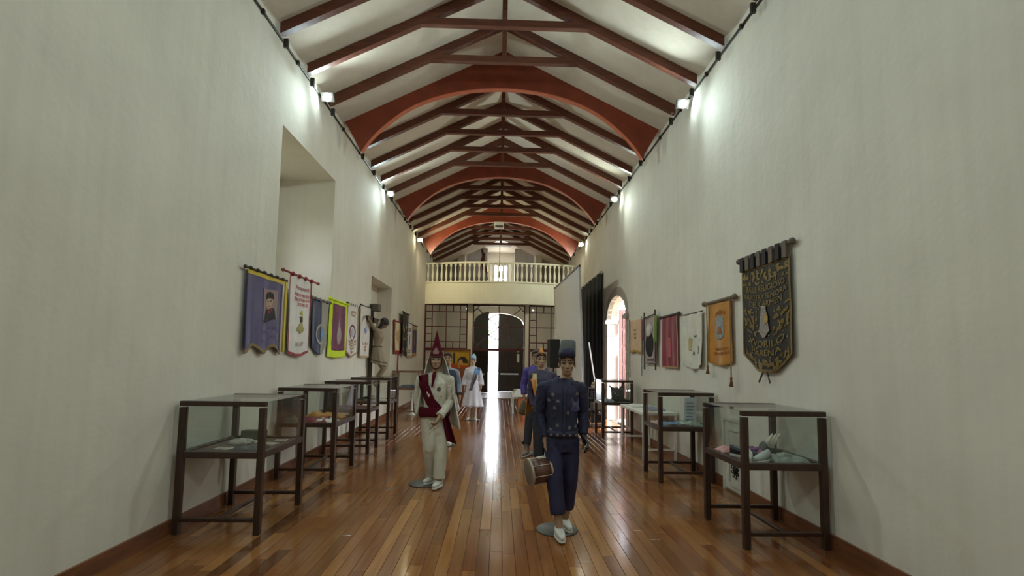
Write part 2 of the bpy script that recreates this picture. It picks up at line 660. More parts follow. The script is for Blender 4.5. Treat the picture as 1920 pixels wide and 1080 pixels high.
# ------------------------------------------------------------------ roof trusses and arches
SP, ARCH0 = 0.96, 9.45
def ceil_z(x):
    return ZC + 0.5*(3.05-abs(x))
def make_truss():
    r = empty('roof_truss')
    for s in (-1, 1):
        p = [(s*3.0, ceil_z(3.0)+0.005), (s*3.0, ceil_z(3.0)-0.155), (s*0.02, ceil_z(0.02)-0.155), (s*0.02, ceil_z(0.02)+0.005)]
        bevelled(MB().prism(p, 'y', -0.055, 0.055).build('rafter', M_TRUSS, r))
        MB().box(s*2.93-0.03, s*2.93+0.03, -0.02, 0.02, 5.78, 5.90).build('anchor_plate', M_DARK, r)
    bevelled(MB().box(-1.30, 1.30, -0.05, 0.05, 6.80, 6.915).build('collar_beam', M_TRUSS, r))
    bevelled(MB().box(-0.04, 0.04, -0.045, 0.045, 6.81, RIDGE-0.02).build('king_post', M_TRUSS, r))
    return r
ORD = ['first', 'second', 'third', 'fourth']
def truss_label(k):
    if k < 0:
        return '%s dark timber truss on the open side of the front red arch' % ORD[-k-1] if -k <= 4 else 'dark timber truss number %s out from the front red arch' % {5:'five',6:'six',7:'seven',8:'eight'}[-k]
    b, j = divmod(k, 5)
    nm = ['front', 'middle', 'loft'][b]
    return '%s dark timber roof truss beyond the %s red arch' % (ORD[j-1], nm) if b < 2 else '%s dark timber roof truss above the choir loft' % ORD[j-1]
proto = None
for k in range(-8, 15):
    if k in (0, 5, 10):
        continue
    if proto is None:
        proto = make_truss()
        o = proto
    else:
        o = copy_tree(proto)
    o.location = (0, ARCH0+SP*k, 0)
    tag(o, truss_label(k), 'truss', 'dark roof trusses')

def arch_soffit(t):
    """half soffit curve t 0 (apex) .. 1 (foot)"""
    P = [(0,6.85),(0.38,6.832),(0.74,6.785),(1.08,6.71),(1.40,6.605),(1.70,6.47),(1.99,6.285),(2.28,6.035),(2.50,5.80),(2.68,5.535)]
    f = t*(len(P)-1)
    i = min(int(f), len(P)-2)
    u = f-i
    g = lambda j: P[max(0, min(j, len(P)-1))] if j >= 0 else (-P[-j][0], P[-j][1])
    p0, p1, p2, p3 = g(i-1), g(i), g(i+1), g(i+2)
    r = []
    for a in (0, 1):
        r.append(0.5*((2*p1[a]) + (-p0[a]+p2[a])*u + (2*p0[a]-5*p1[a]+4*p2[a]-p3[a])*u*u + (-p0[a]+3*p1[a]-3*p2[a]+p3[a])*u**3))
    return r
for i, nm in enumerate(('rust red timber arch between roof trusses, first above the nave', 'rust red timber arch in the middle of the roof run', 'rust red timber arch directly over the choir balcony')):
    r = thing('timber_arch', nm, 'arch', (0, ARCH0+4.82*i, 0), 0, 'rust red timber arches')
    for s in (-1, 1):
        m = MB()
        N = 32
        rings = []
        for j in range(N+1):
            t = j/N
            x, z = arch_soffit(t)
            xo = min(x*1.118, 3.008)
            zo = ceil_z(xo)+0.004
            if j == N:
                xo, zo = 3.008, ceil_z(3.008)+0.004
            rings.append([(s*x,-0.06,z), (s*x,0.06,z), (s*xo,0.06,zo), (s*xo,-0.06,zo)])
        rings[0] = [(s*0.0015,)+p[1:] for p in rings[0]]
        m.rings(rings)
        m.build('arch_half', M_ARCH, r)
        st = []
        for j in range(N+1):
            x, z = arch_soffit(j/N)
            x = max(x, 0.0015)
            st.append([(s*x,-0.062,z-0.012), (s*x,0.062,z-0.012), (s*x,0.062,z+0.003), (s*x,-0.062,z+0.003)])
        MB().rings(st).build('lit_soffit_strip', mat('lit_soffit_orange', (196,104,70), 0.35, var=0.1), r)  # paler orange paints in the light caught by the downward face
    MB().box(-0.0014, 0.0014, -0.055, 0.055, 6.862, 7.55).build('joint', M_BLACK, r)

# conduits running along both wall tops
for s, lb in ((-1, 'thin dark cable conduit along the wall top above the deep window'), (1, 'thin dark cable conduit along the wall top above the arched doorway')):
    r = thing('cable_conduit', lb, 'conduit', (s*3.03, Y0, 5.95))
    MB().tube([(0,0,0),(0,12,0.006),(0,19.8-Y0,0)], 0.014, 6).build('pipe', M_DARK, r)
    for k in range(24):
        MB().box(-0.02, 0.02, -0.02, 0.02, -0.03, 0.03).build('clip', M_DARK, r, loc=(-s*0.002, 1.0+k*1.1, 0))

# flood lights
def flood(loc, s, tint, label, power, fwd=-0.45):
    r = thing('flood_light', label, 'flood light', loc, 0, 'flood lights along the wall tops')
    e = mat_emit('flood_lens', tint, 60.0)
    h = MB().box(-0.10, 0.10, -0.035, 0.035, -0.075, 0.075)
    R = Matrix.Rotation(math.radians(28), 4, 'X') @ Matrix.Rotation(0, 4, 'Z')
    h.xf(R)
    bevelled(h.build('housing', M_STEEL, r))
    ln = MB().lathe([(0.001, 0.036), (0.062, 0.036), (0.058, 0.046), (0.03, 0.052), (0.001, 0.053)], 24)
    ln.xf(R @ Matrix.Rotation(PI/2, 4, 'X'))
    ln.build('lens', e, r)
    MB().bar((0, 0.02, 0), (s*0.13, 0.05, 0.02), 0.03, 0.012).build('bracket', M_DARK, r)
    l = bpy.data.lights.new('flood_lamp', 'SPOT')
    l.shadow_soft_size = 0.08
    l.spot_size = math.radians(160)
    l.spot_blend = 0.6
    l.energy = power
    l.color = srgb(*tint)[:3]
    lo = bpy.data.objects.new('flood_lamp', l)
    lo.location = (loc[0]-s*0.07, loc[1]-0.11, loc[2]-0.09)
    lo.rotation_euler = Vector((-s*0.62, fwd, -0.24)).to_track_quat('-Z', 'Y').to_euler()
    COL.objects.link(lo)
COOL, WARM = (222,248,250), (255,244,196)
flood((-2.90, 8.13, 5.92), -1, COOL, 'cool white flood light above the deep window', FLOOD_W)
flood((-2.90, 13.02, 5.90), -1, COOL, 'cool white flood light above the crucifix niche', FLOOD_W)
flood((-2.90, 17.9, 5.82), -1, WARM, 'warm yellow flood light beside the loft arch', FLOOD_W*0.9, 0.35)
flood((2.90, 7.85, 5.82), 1, COOL, 'cool white flood light above the golden banner', FLOOD_W)
flood((2.90, 12.75, 5.80), 1, (226,246,236), 'greenish white flood light above the arched doorway', FLOOD_W)
flood((2.90, 18.0, 5.80), 1, (232,244,226), 'greenish white flood light above the projection screen', FLOOD_W*0.9, 0.35)
for y, s, w in ((3.2, -1, 'second'), (3.0, 1, 'second'), (-1.6, -1, 'first'), (-1.8, 1, 'first')):
    flood((s*2.90, y, 5.85), s, COOL, '%s cool white flood light from the altar wall, on the side with the %s' % (w, 'deep window' if s < 0 else 'arched doorway'), FLOOD_W, 0.1)

# ------------------------------------------------------------------ far end: wall, loft, screen, entrance
def wall_far():
    m = MB()
    t0, t1 = YF, YF+0.45
    # lower part around the arched entrance
    c0, c1, zs, rise = -1.30, 1.20, 3.25, 0.60
    a = arch_pts(c0, c1, zs, rise, 14)
    m.box(XL-0.2, c0, t0, t1, -0.1, 4.45).box(c1, XR+0.2, t0, t1, -0.1, 4.45)
    for i in range(14):
        m.prism([a[i], a[i+1], (a[i+1][0], 4.45), (a[i][0], 4.45)], 'y', t0, t1)
    struct(m.build('wall_far', M_WALL))
    # loft end wall with big square opening
    u = MB()
    u.box(XL-0.2, -2.11, t0, t1, 4.45, 8.2).box(2.03, XR+0.2, t0, t1, 4.45, 8.2).box(-2.11, 2.03, t0, t1, 8.0, 8.3)
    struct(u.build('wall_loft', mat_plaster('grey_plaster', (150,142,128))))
wall_far()

def loft_room():
    r = struct(empty('wall_tower', (0, YF, 4.5)))
    # white portal frame
    f = MB()
    f.box(-2.11, -1.77, -0.06, 0.5, 0, 3.5).box(1.71, 2.03, -0.06, 0.5, 0, 3.5).box(-1.77, 1.71, -0.06, 0.5, 3.08, 3.55)
    f.build('portal_frame', M_WALL, r)
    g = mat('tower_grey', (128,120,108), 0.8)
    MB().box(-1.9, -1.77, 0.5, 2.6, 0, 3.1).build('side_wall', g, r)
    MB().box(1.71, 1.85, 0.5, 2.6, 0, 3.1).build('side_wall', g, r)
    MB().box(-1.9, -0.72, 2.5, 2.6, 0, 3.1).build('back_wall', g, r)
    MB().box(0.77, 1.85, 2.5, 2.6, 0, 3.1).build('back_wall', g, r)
    MB().box(-0.82, -0.72, 2.6, 3.6, 0, 3.1).box(0.77, 0.87, 2.6, 3.6, 0, 3.1).build('passage_wall', M_WHITE, r)
    MB().box(-1.9, 1.85, 0.5, 3.7, 3.08, 3.2).build('flat_ceiling', M_WHITE, r)
    MB().box(-1.9, 1.85, 0.4, 3.7, -0.1, 0.0).build('tower_floor', M_BASE, r)
    b = MB()
    b.box(-0.82, -0.42, 3.6, 3.7, 0, 3.1).box(0.36, 0.87, 3.6, 3.7, 0, 3.1).box(-0.42, 0.36, 3.6, 3.7, 2.35, 3.1).box(-0.42, 0.36, 3.6, 3.7, 0, 0.3)
    b.build('window_wall', M_WHITE, r)
    MB().box(-0.05, -0.01, 3.62, 3.66, 0.3, 2.35).box(-0.42, 0.36, 3.62, 3.66, 1.3, 1.34).build('window_bar', M_WHITE, r)
    MB().box(-0.95, 0.55, 1.3, 1.62, 3.0, 3.075).build('ceiling_duct', mat('duct_grey', (150,146,136), 0.6), r)
    lt = thing('ceiling_light', 'flat round ceiling light glowing inside the loft opening', 'ceiling light', (0.02, YF+0.95, 7.56))
    MB().lathe([(0.36,0.0),(0.38,-0.02),(0.34,-0.05),(0.02,-0.06)], 28).build('diffuser', mat_emit('loft_diffuser', (255,252,240), 3.5), lt)
    MB().lathe([(0.40,0.02),(0.42,-0.005),(0.38,-0.01),(0.37,0.02)], 28).build('rim', M_WHITE, lt)
    portal((-0.03, YF+3.75, 5.8), (-PI/2, 0, 0), 0.8, 2.1)
loft_room()

def balcony():
    r = thing('choir_balcony', 'cream choir balcony with a bowed front and white turned balusters', 'balcony', (0, 20.6, 3.80))
    BOW = 0.55
    def yb(x):
        return -BOW*(1-(x/3.05)**2) - 0.02
    N = 28
    cream = mat_plaster('cream_plaster', (236,231,212), 0.03)
    # fascia
    rg = []
    for i in range(N+1):
        x = -3.05 + 6.10*i/N
        y = yb(x)
        rg.append([(x,y,0.0),(x,y+0.16,0.0),(x,y+0.16,0.84),(x,y,0.84)])
    MB().rings(rg).build('fascia', cream, r)
    rg = [[(x,yb(x)-0.03,0.845),(x,yb(x)+0.19,0.845),(x,yb(x)+0.19,0.90),(x,yb(x)-0.03,0.90)] for x in [-3.05+6.1*i/N for i in range(N+1)]]
    MB().rings(rg).build('curb', cream, r)
    m = MB()
    m.box(-3.05, 3.05, -0.02, 4.25, 0.55, 0.66)
    rg = [[(x,yb(x)+0.1,0.56),(x,0.0,0.56),(x,0.0,0.66),(x,yb(x)+0.1,0.66)] for x in [-3.04+6.08*i/N for i in range(N+1)]]
    m.rings(rg)
    m.build('floor_slab', cream, r)
    MB().box(-3.05, 3.05, 0.0, 0.18, 0.0, 0.54).build('edge_beam', cream, r)
    rg = [[(x,yb(x)+0.02,1.62),(x,yb(x)+0.14,1.62),(x,yb(x)+0.15,1.69),(x,yb(x)+0.01,1.69)] for x in [-3.05+6.1*i/N for i in range(N+1)]]
    MB().rings(rg).build('hand_rail', cream, r)
    bal = MB().lathe([(0.048,0),(0.048,0.05),(0.028,0.07),(0.026,0.10),(0.042,0.17),(0.052,0.25),(0.044,0.34),(0.028,0.46),(0.024,0.56),(0.03,0.61),(0.046,0.64),(0.048,0.72)], 10).mesh('baluster', True)
    n = 32
    for i in range(n):
        x = -2.96 + 5.92*i/(n-1)
        link('baluster', bal, cream, r, (x, yb(x)+0.08, 0.90))
balcony()

# glazed screens below the balcony
def muntins(parent, lines, y, w=0.045, d=0.05):
    for (x0, z0, x1, z1) in lines:
        MB().bar((x0, y, z0), (x1, y, z1), d, w, (0,1,0) if False else (0,0,1) if abs(z1-z0) < 1e-6 else (1,0,0)).build('muntin', M_RED, parent)
def side_lattice(x0, x1, label):
    r = thing('glazed_lattice', label, 'lattice screen', ((x0+x1)/2, 20.62, 1.95))
    W, Z0, Z1 = (x1-x0)/2, 0.03, 1.86
    X = [-W + 2*W*i/6 for i in range(7)]
    Z = [Z0 + (Z1-Z0)*i/6 for i in range(7)]
    MB().box(-W-0.02, -W+0.04, -0.04, 0.04, Z0, Z1).box(W-0.04, W+0.02, -0.04, 0.04, Z0, Z1).box(-W, W, -0.04, 0.04, Z1-0.05, Z1+0.02).box(-W-0.02, W+0.02, -0.05, 0.05, Z0-0.06, Z0+0.05).build('frame', M_RED, r)
    L = []
    for i in (1, 5):
        L.append((X[i], Z0, X[i], Z1))
    for i in (1, 3, 5):
        L.append((-W, Z[i], W, Z[i]))
    L.append((X[3], Z0, X[3], Z1))
    for i in (2, 4):
        L.append((X[i], Z[5], X[i], Z1)); L.append((X[i], Z0, X[i], Z[1]))
        L.append((-W, Z[i], X[1], Z[i])); L.append((X[5], Z[i], W, Z[i]))
    muntins(r, L, 0.0, 0.036, 0.04)
    for i in range(6):
        for k in range(6):
            if 1 <= i <= 4 and 1 <= k <= 4:
                continue
            MB().box(X[i], X[i+1], -0.003, 0.003, Z[k], Z[k+1]).build('pane', M_GLASS, r)
    for a, b in ((1,3),(3,5)):
        for c, d in ((1,3),(3,5)):
            MB().box(X[a], X[b], -0.003, 0.003, Z[c], Z[d]).build('pane', M_GLASS, r)
    MB().box(-W-0.02, -W+0.05, -0.04, 0.04, -1.94, Z0-0.06).build('post', M_RED, r)
    MB().box(W-0.05, W+0.02, -0.04, 0.04, -1.94, Z0-0.06).build('post', M_RED, r)
side_lattice(-3.03, -1.32, 'dark red glazed lattice above the yellow painting')
side_lattice(1.20, 2.98, 'dark red glazed lattice partly behind the projection screen')
def rose_transom():
    r = thing('glazed_transom', 'dark red glazed transom with a central circle over the entrance', 'transom', (-0.035, 20.62, 1.95))
    W, Z0, Z1 = 1.065, 0.06, 1.86
    zc = 0.955
    MB().box(-W, -W+0.05, -0.04, 0.04, -1.94, Z1).box(W-0.05, W, -0.04, 0.04, -1.94, Z1).box(-W, W, -0.04, 0.04, Z1-0.05, Z1).box(-W, W, -0.05, 0.05, Z0-0.08, Z0+0.02).build('frame', M_RED, r)
    hx, hz = W-0.05, (Z1-Z0)/2-0.03
    k = 0.24
    L = [(0, Z0, 0, Z1), (-W, zc, W, zc)]
    for sx in (-1, 1):
        for sz in (-1, 1):
            cx, cz = sx*(hx-k/2), zc+sz*(hz-k/2)
            L.append((0, zc, cx, cz))
            L.append((sx*(hx-k), zc+sz*hz, sx*hx, zc+sz*(hz-k)))
    for (x0, z0, x1, z1) in L:
        MB().bar((x0,0,z0), (x1,0,z1), 0.034, 0.04, (0,1,0)).build('muntin', M_RED, r)
    pts = [(0.5*math.cos(2*PI*i/40), 0, zc+0.5*math.sin(2*PI*i/40)) for i in range(41)]
    MB().tube(pts, 0.02, 6, False).build('ring', M_RED, r)
    for sx in (-1, 1):
        for a, b in ((Z0, zc), (zc, Z1-0.05)):
            x0, x1 = (0.0, sx*(W-0.05))
            MB().box(min(x0,x1), max(x0,x1), -0.003, 0.003, a, b).build('pane', M_GLASS, r)
rose_transom()
p = struct(MB().box(-1.30, -1.10, 20.55, 20.75, 0, 3.82).box(1.03, 1.18, 20.55, 20.75, 0, 3.82).build('trim_2', M_WALL))

# added lamp, out of view under the loft floor, to brighten the vestibule
lt = thing('added_vestibule_lamp', 'added unseen ceiling lamp brightening the vestibule under the choir loft', 'ceiling light', (0.0, 22.6, 4.345))
MB().lathe([(0.20,0.0),(0.21,-0.03),(0.16,-0.09),(0.02,-0.12)], 24).build('fill_diffuser', mat_emit('fill_glow', (255,248,232), 14.0), lt, True)
MB().lathe([(0.215,0.003),(0.23,-0.01),(0.212,-0.02)], 24).build('rim', M_WHITE, lt, True)

# entrance doors
def entrance():
    def leaf(w, sgn, parent, name, zs=3.25, rise=0.60, c=-0.05, x0=0.0):
        n = 8
        prof = []
        for i in range(n+1):
            u = w*i/n
            xx = -1.30 + u if sgn > 0 else 1.20 - u
            z = zs + rise*math.sqrt(max(0, 1-((xx-c)/1.25)**2)) - 0.03
            prof.append((sgn*u, z))
        poly = [(0, 0.03)] + prof + [(sgn*w, 0.03)]
        MB().prism(poly, 'y', -0.04, 0.04).build('door_leaf', M_DOOR, parent)
        for k in range(4):
            z0 = 0.25+k*0.75
            for j in range(2):
                a = sgn*(0.10+j*w*0.5)
                b2 = sgn*(w*0.5-0.04+j*(w*0.5-0.06))
                q = MB().box(min(a,b2), max(a,b2), -0.065, -0.04, z0, z0+0.6)
                bevelled(q.build('panel', M_DOOR, parent), 0.015)
        MB().box(min(sgn*0.25, sgn*(w-0.12)), max(sgn*0.25, sgn*(w-0.12)), -0.12, -0.08, 0.84, 0.92).box(sgn*0.3-0.02, sgn*0.3+0.02, -0.09, -0.04, 0.86, 0.90).box(sgn*(w-0.2)-0.02, sgn*(w-0.2)+0.02, -0.09, -0.04, 0.86, 0.90).build('push_bar', mat('pale_push_bar', (214,222,226), 0.3), parent)
    d2 = struct(empty('door_2', (1.20, YF+0.06, 0)))
    leaf(1.245, -1, d2, 'r')
    g = mat('green_sticker', (120,190,140), 0.5)
    MB().add([(-0.28+0.07*math.cos(2*PI*i/14), -0.068, 2.0+0.07*math.sin(2*PI*i/14)) for i in range(14)], [tuple(range(14))]).build('sticker', g, d2, solid=0.004)
    MB().box(-0.34, -0.22, -0.07, -0.066, 1.45, 1.85).build('notice', M_WHITE, d2)
    d3 = struct(empty('door_3', (-1.28, YF+0.06, 0), -math.radians(52)))
    leaf(1.20, 1, d3, 'l')
entrance()

# forecourt and greenery outside
struct(MB().box(-22, 22, YF+1.2, 60, -0.25, -0.08).build('floor_forecourt', mat('pale_paving', (206,200,188), 0.9, bump=0.2)))
struct(MB().box(3.4, 22, -8, YF+1.2, -0.25, -0.08).build('floor_side_yard', mat('yard_paving', (104,96,84), 0.9)))
struct(MB().box(-22, -4.3, -8, YF+1.2, -0.25, -0.08).build('floor_side_garden', mat('garden_grass', (84,92,60), 0.95, var=0.25)))
def leaf_tree(loc, h, r, label, seed, name='garden_tree', n=420):
    rr = random.Random(seed)
    t = thing(name, label, 'tree', loc)
    MB().tube([(0,0,-0.1),(0.05,0,h*0.35),(-0.04,0.06,h*0.62)], [0.1,0.08,0.05], 8).build('trunk', mat('bark', (96,78,60), 0.9, bump=0.4), t)
    m = MB()
    for i in range(n):
        d = Vector((rr.gauss(0,1), rr.gauss(0,1), rr.gauss(0,0.8)))
        d = d.normalized()*(rr.random()**0.4)
        c = Vector((d.x*r, d.y*r, h*0.68+d.z*h*0.34))
        a = Vector((rr.uniform(-1,1), rr.uniform(-1,1), rr.uniform(-0.6,0.6))).normalized()
        b = a.orthogonal().normalized()
        s = rr.uniform(0.12, 0.22)
        m.add([c-a*s, c+b*s*0.5, c+a*s, c-b*s*0.5], [(0,1,2,3)])
    o = m.build('crown', mat('leaf_green', (92,128,58), 0.6, var=0.4), t)
    o['kind'] = 'stuff'
leaf_tree((-1.6, 36.5, -0.08), 2.6, 0.8, 'small leafy tree standing outside the open entrance', 3)
leaf_tree((-2.6, 42.0, -0.08), 5.5, 2.2, 'broad leafy tree at the back of the forecourt', 4)
leaf_tree((7.8, 17.6, -0.08), 3.0, 1.0, 'leafy tree in the yard outside the arched doorway', 5)

# loft extras
r = thing('loft_projector', 'white box projector hanging under the loft arch above a thin pole', 'projector', (-0.085, 19.09, 6.845))
bevelled(MB().box(-0.18, 0.18, -0.14, 0.14, -0.235, -0.015).build('casing', M_WHITE, r), 0.02)
MB().box(-0.05, 0.05, -0.04, 0.04, -0.02, 0.02).build('mount', M_DARK, r)
MB().box(-0.15, 0.15, -0.15, -0.139, -0.245, -0.16).build('lens_panel', mat('projector_grey', (90,92,94), 0.3), r)
MB().tube([(0.04,0,-0.23),(0.04,0,-2.15)], 0.012, 6).build('pole', M_DARK, r)
r = thing('leaning_banister', 'dark red wooden banister piece leaning behind the balcony rail', 'banister', (-0.33, 23.0, 4.46))
MB().tube([(0,0,0.0),(-0.22,0.05,0.75),(-0.42,0.08,1.5),(-0.55,0.1,2.2)], [0.04,0.05,0.045,0.05], 8).build('rail', M_RED, r, True)
MB().capsules([((-0.46,0.08,1.25),0.07),((-0.50,0.08,1.65),0.10),((-0.44,0.08,1.95),0.06)]).build('scroll', M_RED, r, True)
# ------------------------------------------------------------------ display cases
M_TRAY = mat('tray_felt', (92,70,56), 0.9)
def display_case(x0, x1, y0, y1, label, top=1.226, shelf=0.756, m=None, post=0.058):
    m = m or M_CASE
    cx, cy = (x0+x1)/2, (y0+y1)/2
    r = thing('display_case', label, 'display case', (cx, cy, 0), 0, 'glass display cases along the walls')
    W, D, p = (x1-x0)/2, (y1-y0)/2, post
    def bx(name, *a, mm=None):
        return bevelled(MB().box(*a).build(name, mm or m, r), 0.004)
    for sx in (-1, 1):
        for sy in (-1, 1):
            a, b = sorted((sx*W, sx*(W-p)))
            c, d = sorted((sy*D, sy*(D-p)))
            bx('leg', a, b, c, d, 0, top-p)
    for sy in (-1, 1):
        c, d = sorted((sy*D, sy*(D-p)))
        bx('top_rail', -W, W, c, d, top-p*0.8, top)
        bx('shelf_rail', -W+p, W-p, c, d, shelf-0.06, shelf)
        bx('stretcher', -W+p, W-p, c+0.006, d-0.006, 0.115, 0.15)
    for sx in (-1, 1):
        a, b = sorted((sx*W, sx*(W-p)))
        bx('shelf_rail', a, b, -D+p, D-p, shelf-0.06, shelf)
    bx('stretcher', -0.02, 0.02, -D+p, D-p, 0.118, 0.147)
    MB().box(-W+p*0.6, W-p*0.6, -D+p*0.6, D-p*0.6, shelf-0.045, shelf-0.02).build('tray', M_TRAY, r)
    g = 0.003
    MB().box(-W+0.004, W-0.004, -D+p, D-p, top-0.008, top-0.002).build('glass_top', M_GLASS, r)
    for sx in (-1, 1):
        q = sx*(W-p*0.3)
        MB().box(q-g, q+g, -D+p, D-p, shelf, top-0.009).build('glass_pane', M_GLASS, r)
    for sy in (-1, 1):
        q = sy*(D-p*0.3)
        MB().box(-W+p, W-p, q-g, q+g, shelf, top-p).build('glass_pane', M_GLASS, r)
    return r
# left row
LX0, LX1 = -3.0, -2.20
display_case(LX0, LX1, 4.90, 5.93, 'walnut glass case of loose photographs under the purple banner')
display_case(LX0, LX1, 7.03, 8.00, 'walnut glass case holding a red and white folded cloth')
display_case(LX0, LX1, 8.87, 9.55, 'walnut glass case with maroon cloth under the white pennants')
display_case(LX0, LX1, 10.42, 11.22, 'walnut glass case with white shoes in front of the crucifix')
display_case(-3.0, -2.22, 14.42, 15.2, 'pale brown glass case with blue cloth under the dark gold banner', 1.26, 0.79, mat('faded_wood', (134,98,76), 0.5, var=0.2))
# right row
RX0, RX1 = 2.22, 3.0
display_case(RX0, RX1, 4.62, 5.53, 'walnut glass case with pink cloth beside the small white wall door')
display_case(RX0, RX1, 7.05, 7.82, 'walnut glass case with printed cards under the white cloth banner')
display_case(RX0-0.02, 2.88, 10.86, 11.70, 'walnut glass case with black boots beside the arched doorway')

# ---- contents
def cloth_heap(loc, sx, sy, h, m, label, cat='cloth', seed=1, name='folded_cloth', group=None, rz=0.0):
    def fn(u, v):
        a, b = u*2-1, v*2-1
        e = max(0.0, 1-max(abs(a), abs(b))**5)
        n = noise.noise(Vector((a*2.2+seed*3.1, b*2.2, seed)))
        n2 = noise.noise(Vector((a*5+seed, b*5, seed*2.0)))
        k = 1+0.12*noise.noise(Vector((a*1.5, b*1.5, seed+9)))
        return (a*sx*k, b*sy*k, 0.004 + h*e*(0.6+0.5*n+0.18*n2))
    mb = MB().grid(fn, 18, 18)
    n = len(mb.v)
    o = mb.build(name, m, None, True, loc, (0,0,rz), 0.006)
    return tag(o, label, cat, group)
def card(loc, w, d, m, label, rz=0.0, tilt=0.0, cat='card', name='printed_card', group=None, t=0.004):
    r = thing(name, label, cat, loc, rz, group)
    mb = MB().box(-w/2, w/2, -d/2, d/2, 0, t)
    mb.xf(Matrix.Rotation(tilt, 4, 'X'))
    mb.build('sheet', m, r)
    q = MB().box(-w*0.36, w*0.36, -d*0.36, d*0.36, t, t+0.0012)
    q.xf(Matrix.Rotation(tilt, 4, 'X'))
    q.build('printed_area', mat('faded_print', (150,140,126), 0.7, var=0.35, scale=40), r)
    return r
def shoe(loc, rz, m, label, s=1.0, name='shoe', group=None):
    r = thing(name, label, 'shoe', loc, rz, group)
    shoe_parts(r, m, s)
    return r
def shoe_parts(r, m, s=1.0, M=None, laces=True):
    """low shoe: toe towards -y, sole on z=0"""
    M = M or Matrix.Identity(4)
    prof = []
    for t in range(13):
        u = t/12
        y = 0.09-0.27*u
        w = 0.032+0.014*math.sin(PI*min(1, u*1.15))
        if u > 0.85:
            w *= 1-((u-0.85)/0.15)**2*0.45
        h = 0.085-0.05*u if u < 0.62 else 0.056-0.02*(u-0.62)/0.38
        if u < 0.10:
            w *= 0.82
        prof.append((y, w, h))
    rg = []
    for y, w, h in prof:
        ring = []
        for j in range(12):
            a = 2*PI*j/12
            ring.append((w*s*math.cos(a), y*s, (0.022 + max(0, (h)*0.5*(1+math.sin(a))))*s if math.sin(a) > -0.2 else 0.02*s))
        rg.append(ring)
    MB().rings(rg).xf(M).build('upper', m, r, True)
    outl = [(w*1.07*s, y*s) for y, w, h in prof] + [(-w*1.07*s, y*s) for y, w, h in reversed(prof)]
    bevelled(MB().prism(outl, 'z', 0, 0.024*s).xf(M).build('sole', mat('sole_white', (214,210,200), 0.6), r), 0.003)
    if laces:
        for k in range(4):
            y = (-0.02-0.028*k)*s
            z = (0.088-0.009*k)*s*0.98
            MB().tube([(-0.022*s, y, z-0.006*s), (0, y-0.006*s, z+0.003*s), (0.022*s, y, z-0.006*s)], 0.0035*s, 5).xf(M).build('lace', M_WHITE, r)

Z = 0.736
W_PAPER = mat('aged_paper', (206,198,178), 0.8)
D_LEATH = mat('black_leather', (34,32,34), 0.4)
for i, (x, y, w, d, rz) in enumerate([(-2.50,5.30,0.16,0.11,0.3),(-2.40,5.52,0.15,0.10,-0.4),(-2.62,5.62,0.17,0.12,0.7),(-2.38,5.74,0.12,0.09,0.1),(-2.72,5.20,0.15,0.11,-0.2)]):
    card((x,y,Z), w, d, W_PAPER, ['cream photograph lying askew in the photograph case, next to the black ribbon','small cream photograph at the aisle edge of the photograph case','larger cream photograph turned diagonally in the photograph case','smallest cream photograph in the far aisle corner of the photograph case','cream photograph against the wall side of the photograph case'][i], rz, 0.0, 'photograph', 'photograph', 'loose photographs in the case')
cloth_heap((-2.44,5.12,Z), 0.16, 0.14, 0.05, mat('charcoal_ribbon', (62,56,50), 0.6), 'crumpled charcoal ribbon among the loose photographs', 'ribbon', 2, 'crumpled_ribbon')
cloth_heap((-2.70,5.50,Z), 0.10, 0.10, 0.06, mat('grey_scarf', (150,144,132), 0.8), 'pale grey scarf bunched among the loose photographs', 'scarf', 3, 'bunched_scarf')
bevelled(tag(MB().box(-0.12,0.12,-0.06,0.06,0,0.10).build('small_box', mat('olive_box', (84,80,62), 0.7), None, False, (-2.70,5.78,Z)), 'low olive box in the case of loose photographs', 'box'))
cloth_heap((-2.62,7.35,Z), 0.26, 0.22, 0.07, mat('wine_cloth', (120,30,40), 0.7), 'wine red folded cloth in a glass case', 'cloth', 4)
cloth_heap((-2.42,7.30,Z), 0.15, 0.16, 0.06, mat('ivory_cloth', (214,206,190), 0.7), 'ivory folded cloth beside the wine red cloth', 'cloth', 5)
cloth_heap((-2.60,7.78,Z), 0.28, 0.13, 0.11, mat('mustard_cloth', (190,134,62), 0.7), 'mustard folded cloth behind the wine red cloth', 'cloth', 6)
cloth_heap((-2.84,7.2,Z), 0.10, 0.10, 0.09, mat('olive_cap', (74,66,48), 0.8), 'dark olive cap lying by the wine red cloth', 'cap', 7, 'soft_cap')
cloth_heap((-2.60,9.15,Z), 0.28, 0.2, 0.06, mat('maroon_cloth', (96,40,46), 0.7), 'maroon cloth spread in a glass case', 'cloth', 8)
cloth_heap((-2.42,9.35,Z), 0.13, 0.1, 0.05, mat('rose_cloth', (170,120,110), 0.7), 'dusty rose cloth at the edge of the maroon cloth', 'cloth', 9)
shoe((-2.60,10.72,Z), 1.2, M_WHITE, 'white lace-up shoe lying with its toe to the aisle', 1.0, 'lace_up_shoe')
shoe((-2.72,10.95,Z), -2.0, D_LEATH, 'black shoe behind the white lace-up shoe', 1.0, 'black_shoe')
cloth_heap((-2.40,10.85,Z), 0.12, 0.22, 0.04, W_PAPER, 'cream paper crumpled beside the white shoe', 'paper', 11, 'crumpled_paper')
cloth_heap((-2.58,14.75,0.77), 0.30, 0.26, 0.10, mat('slate_blue_cloth', (78,96,128), 0.7), 'slate blue cloth heaped in the pale brown case', 'cloth', 12)
cloth_heap((-2.46,15.02,0.77), 0.2, 0.1, 0.08, mat('ice_blue_cloth', (196,210,222), 0.7), 'ice blue cloth behind the slate blue cloth', 'cloth', 13)
r = thing('pedestal_stand', 'white pedestal stand under the pale brown case', 'stand', (-2.48, 14.75, 0))
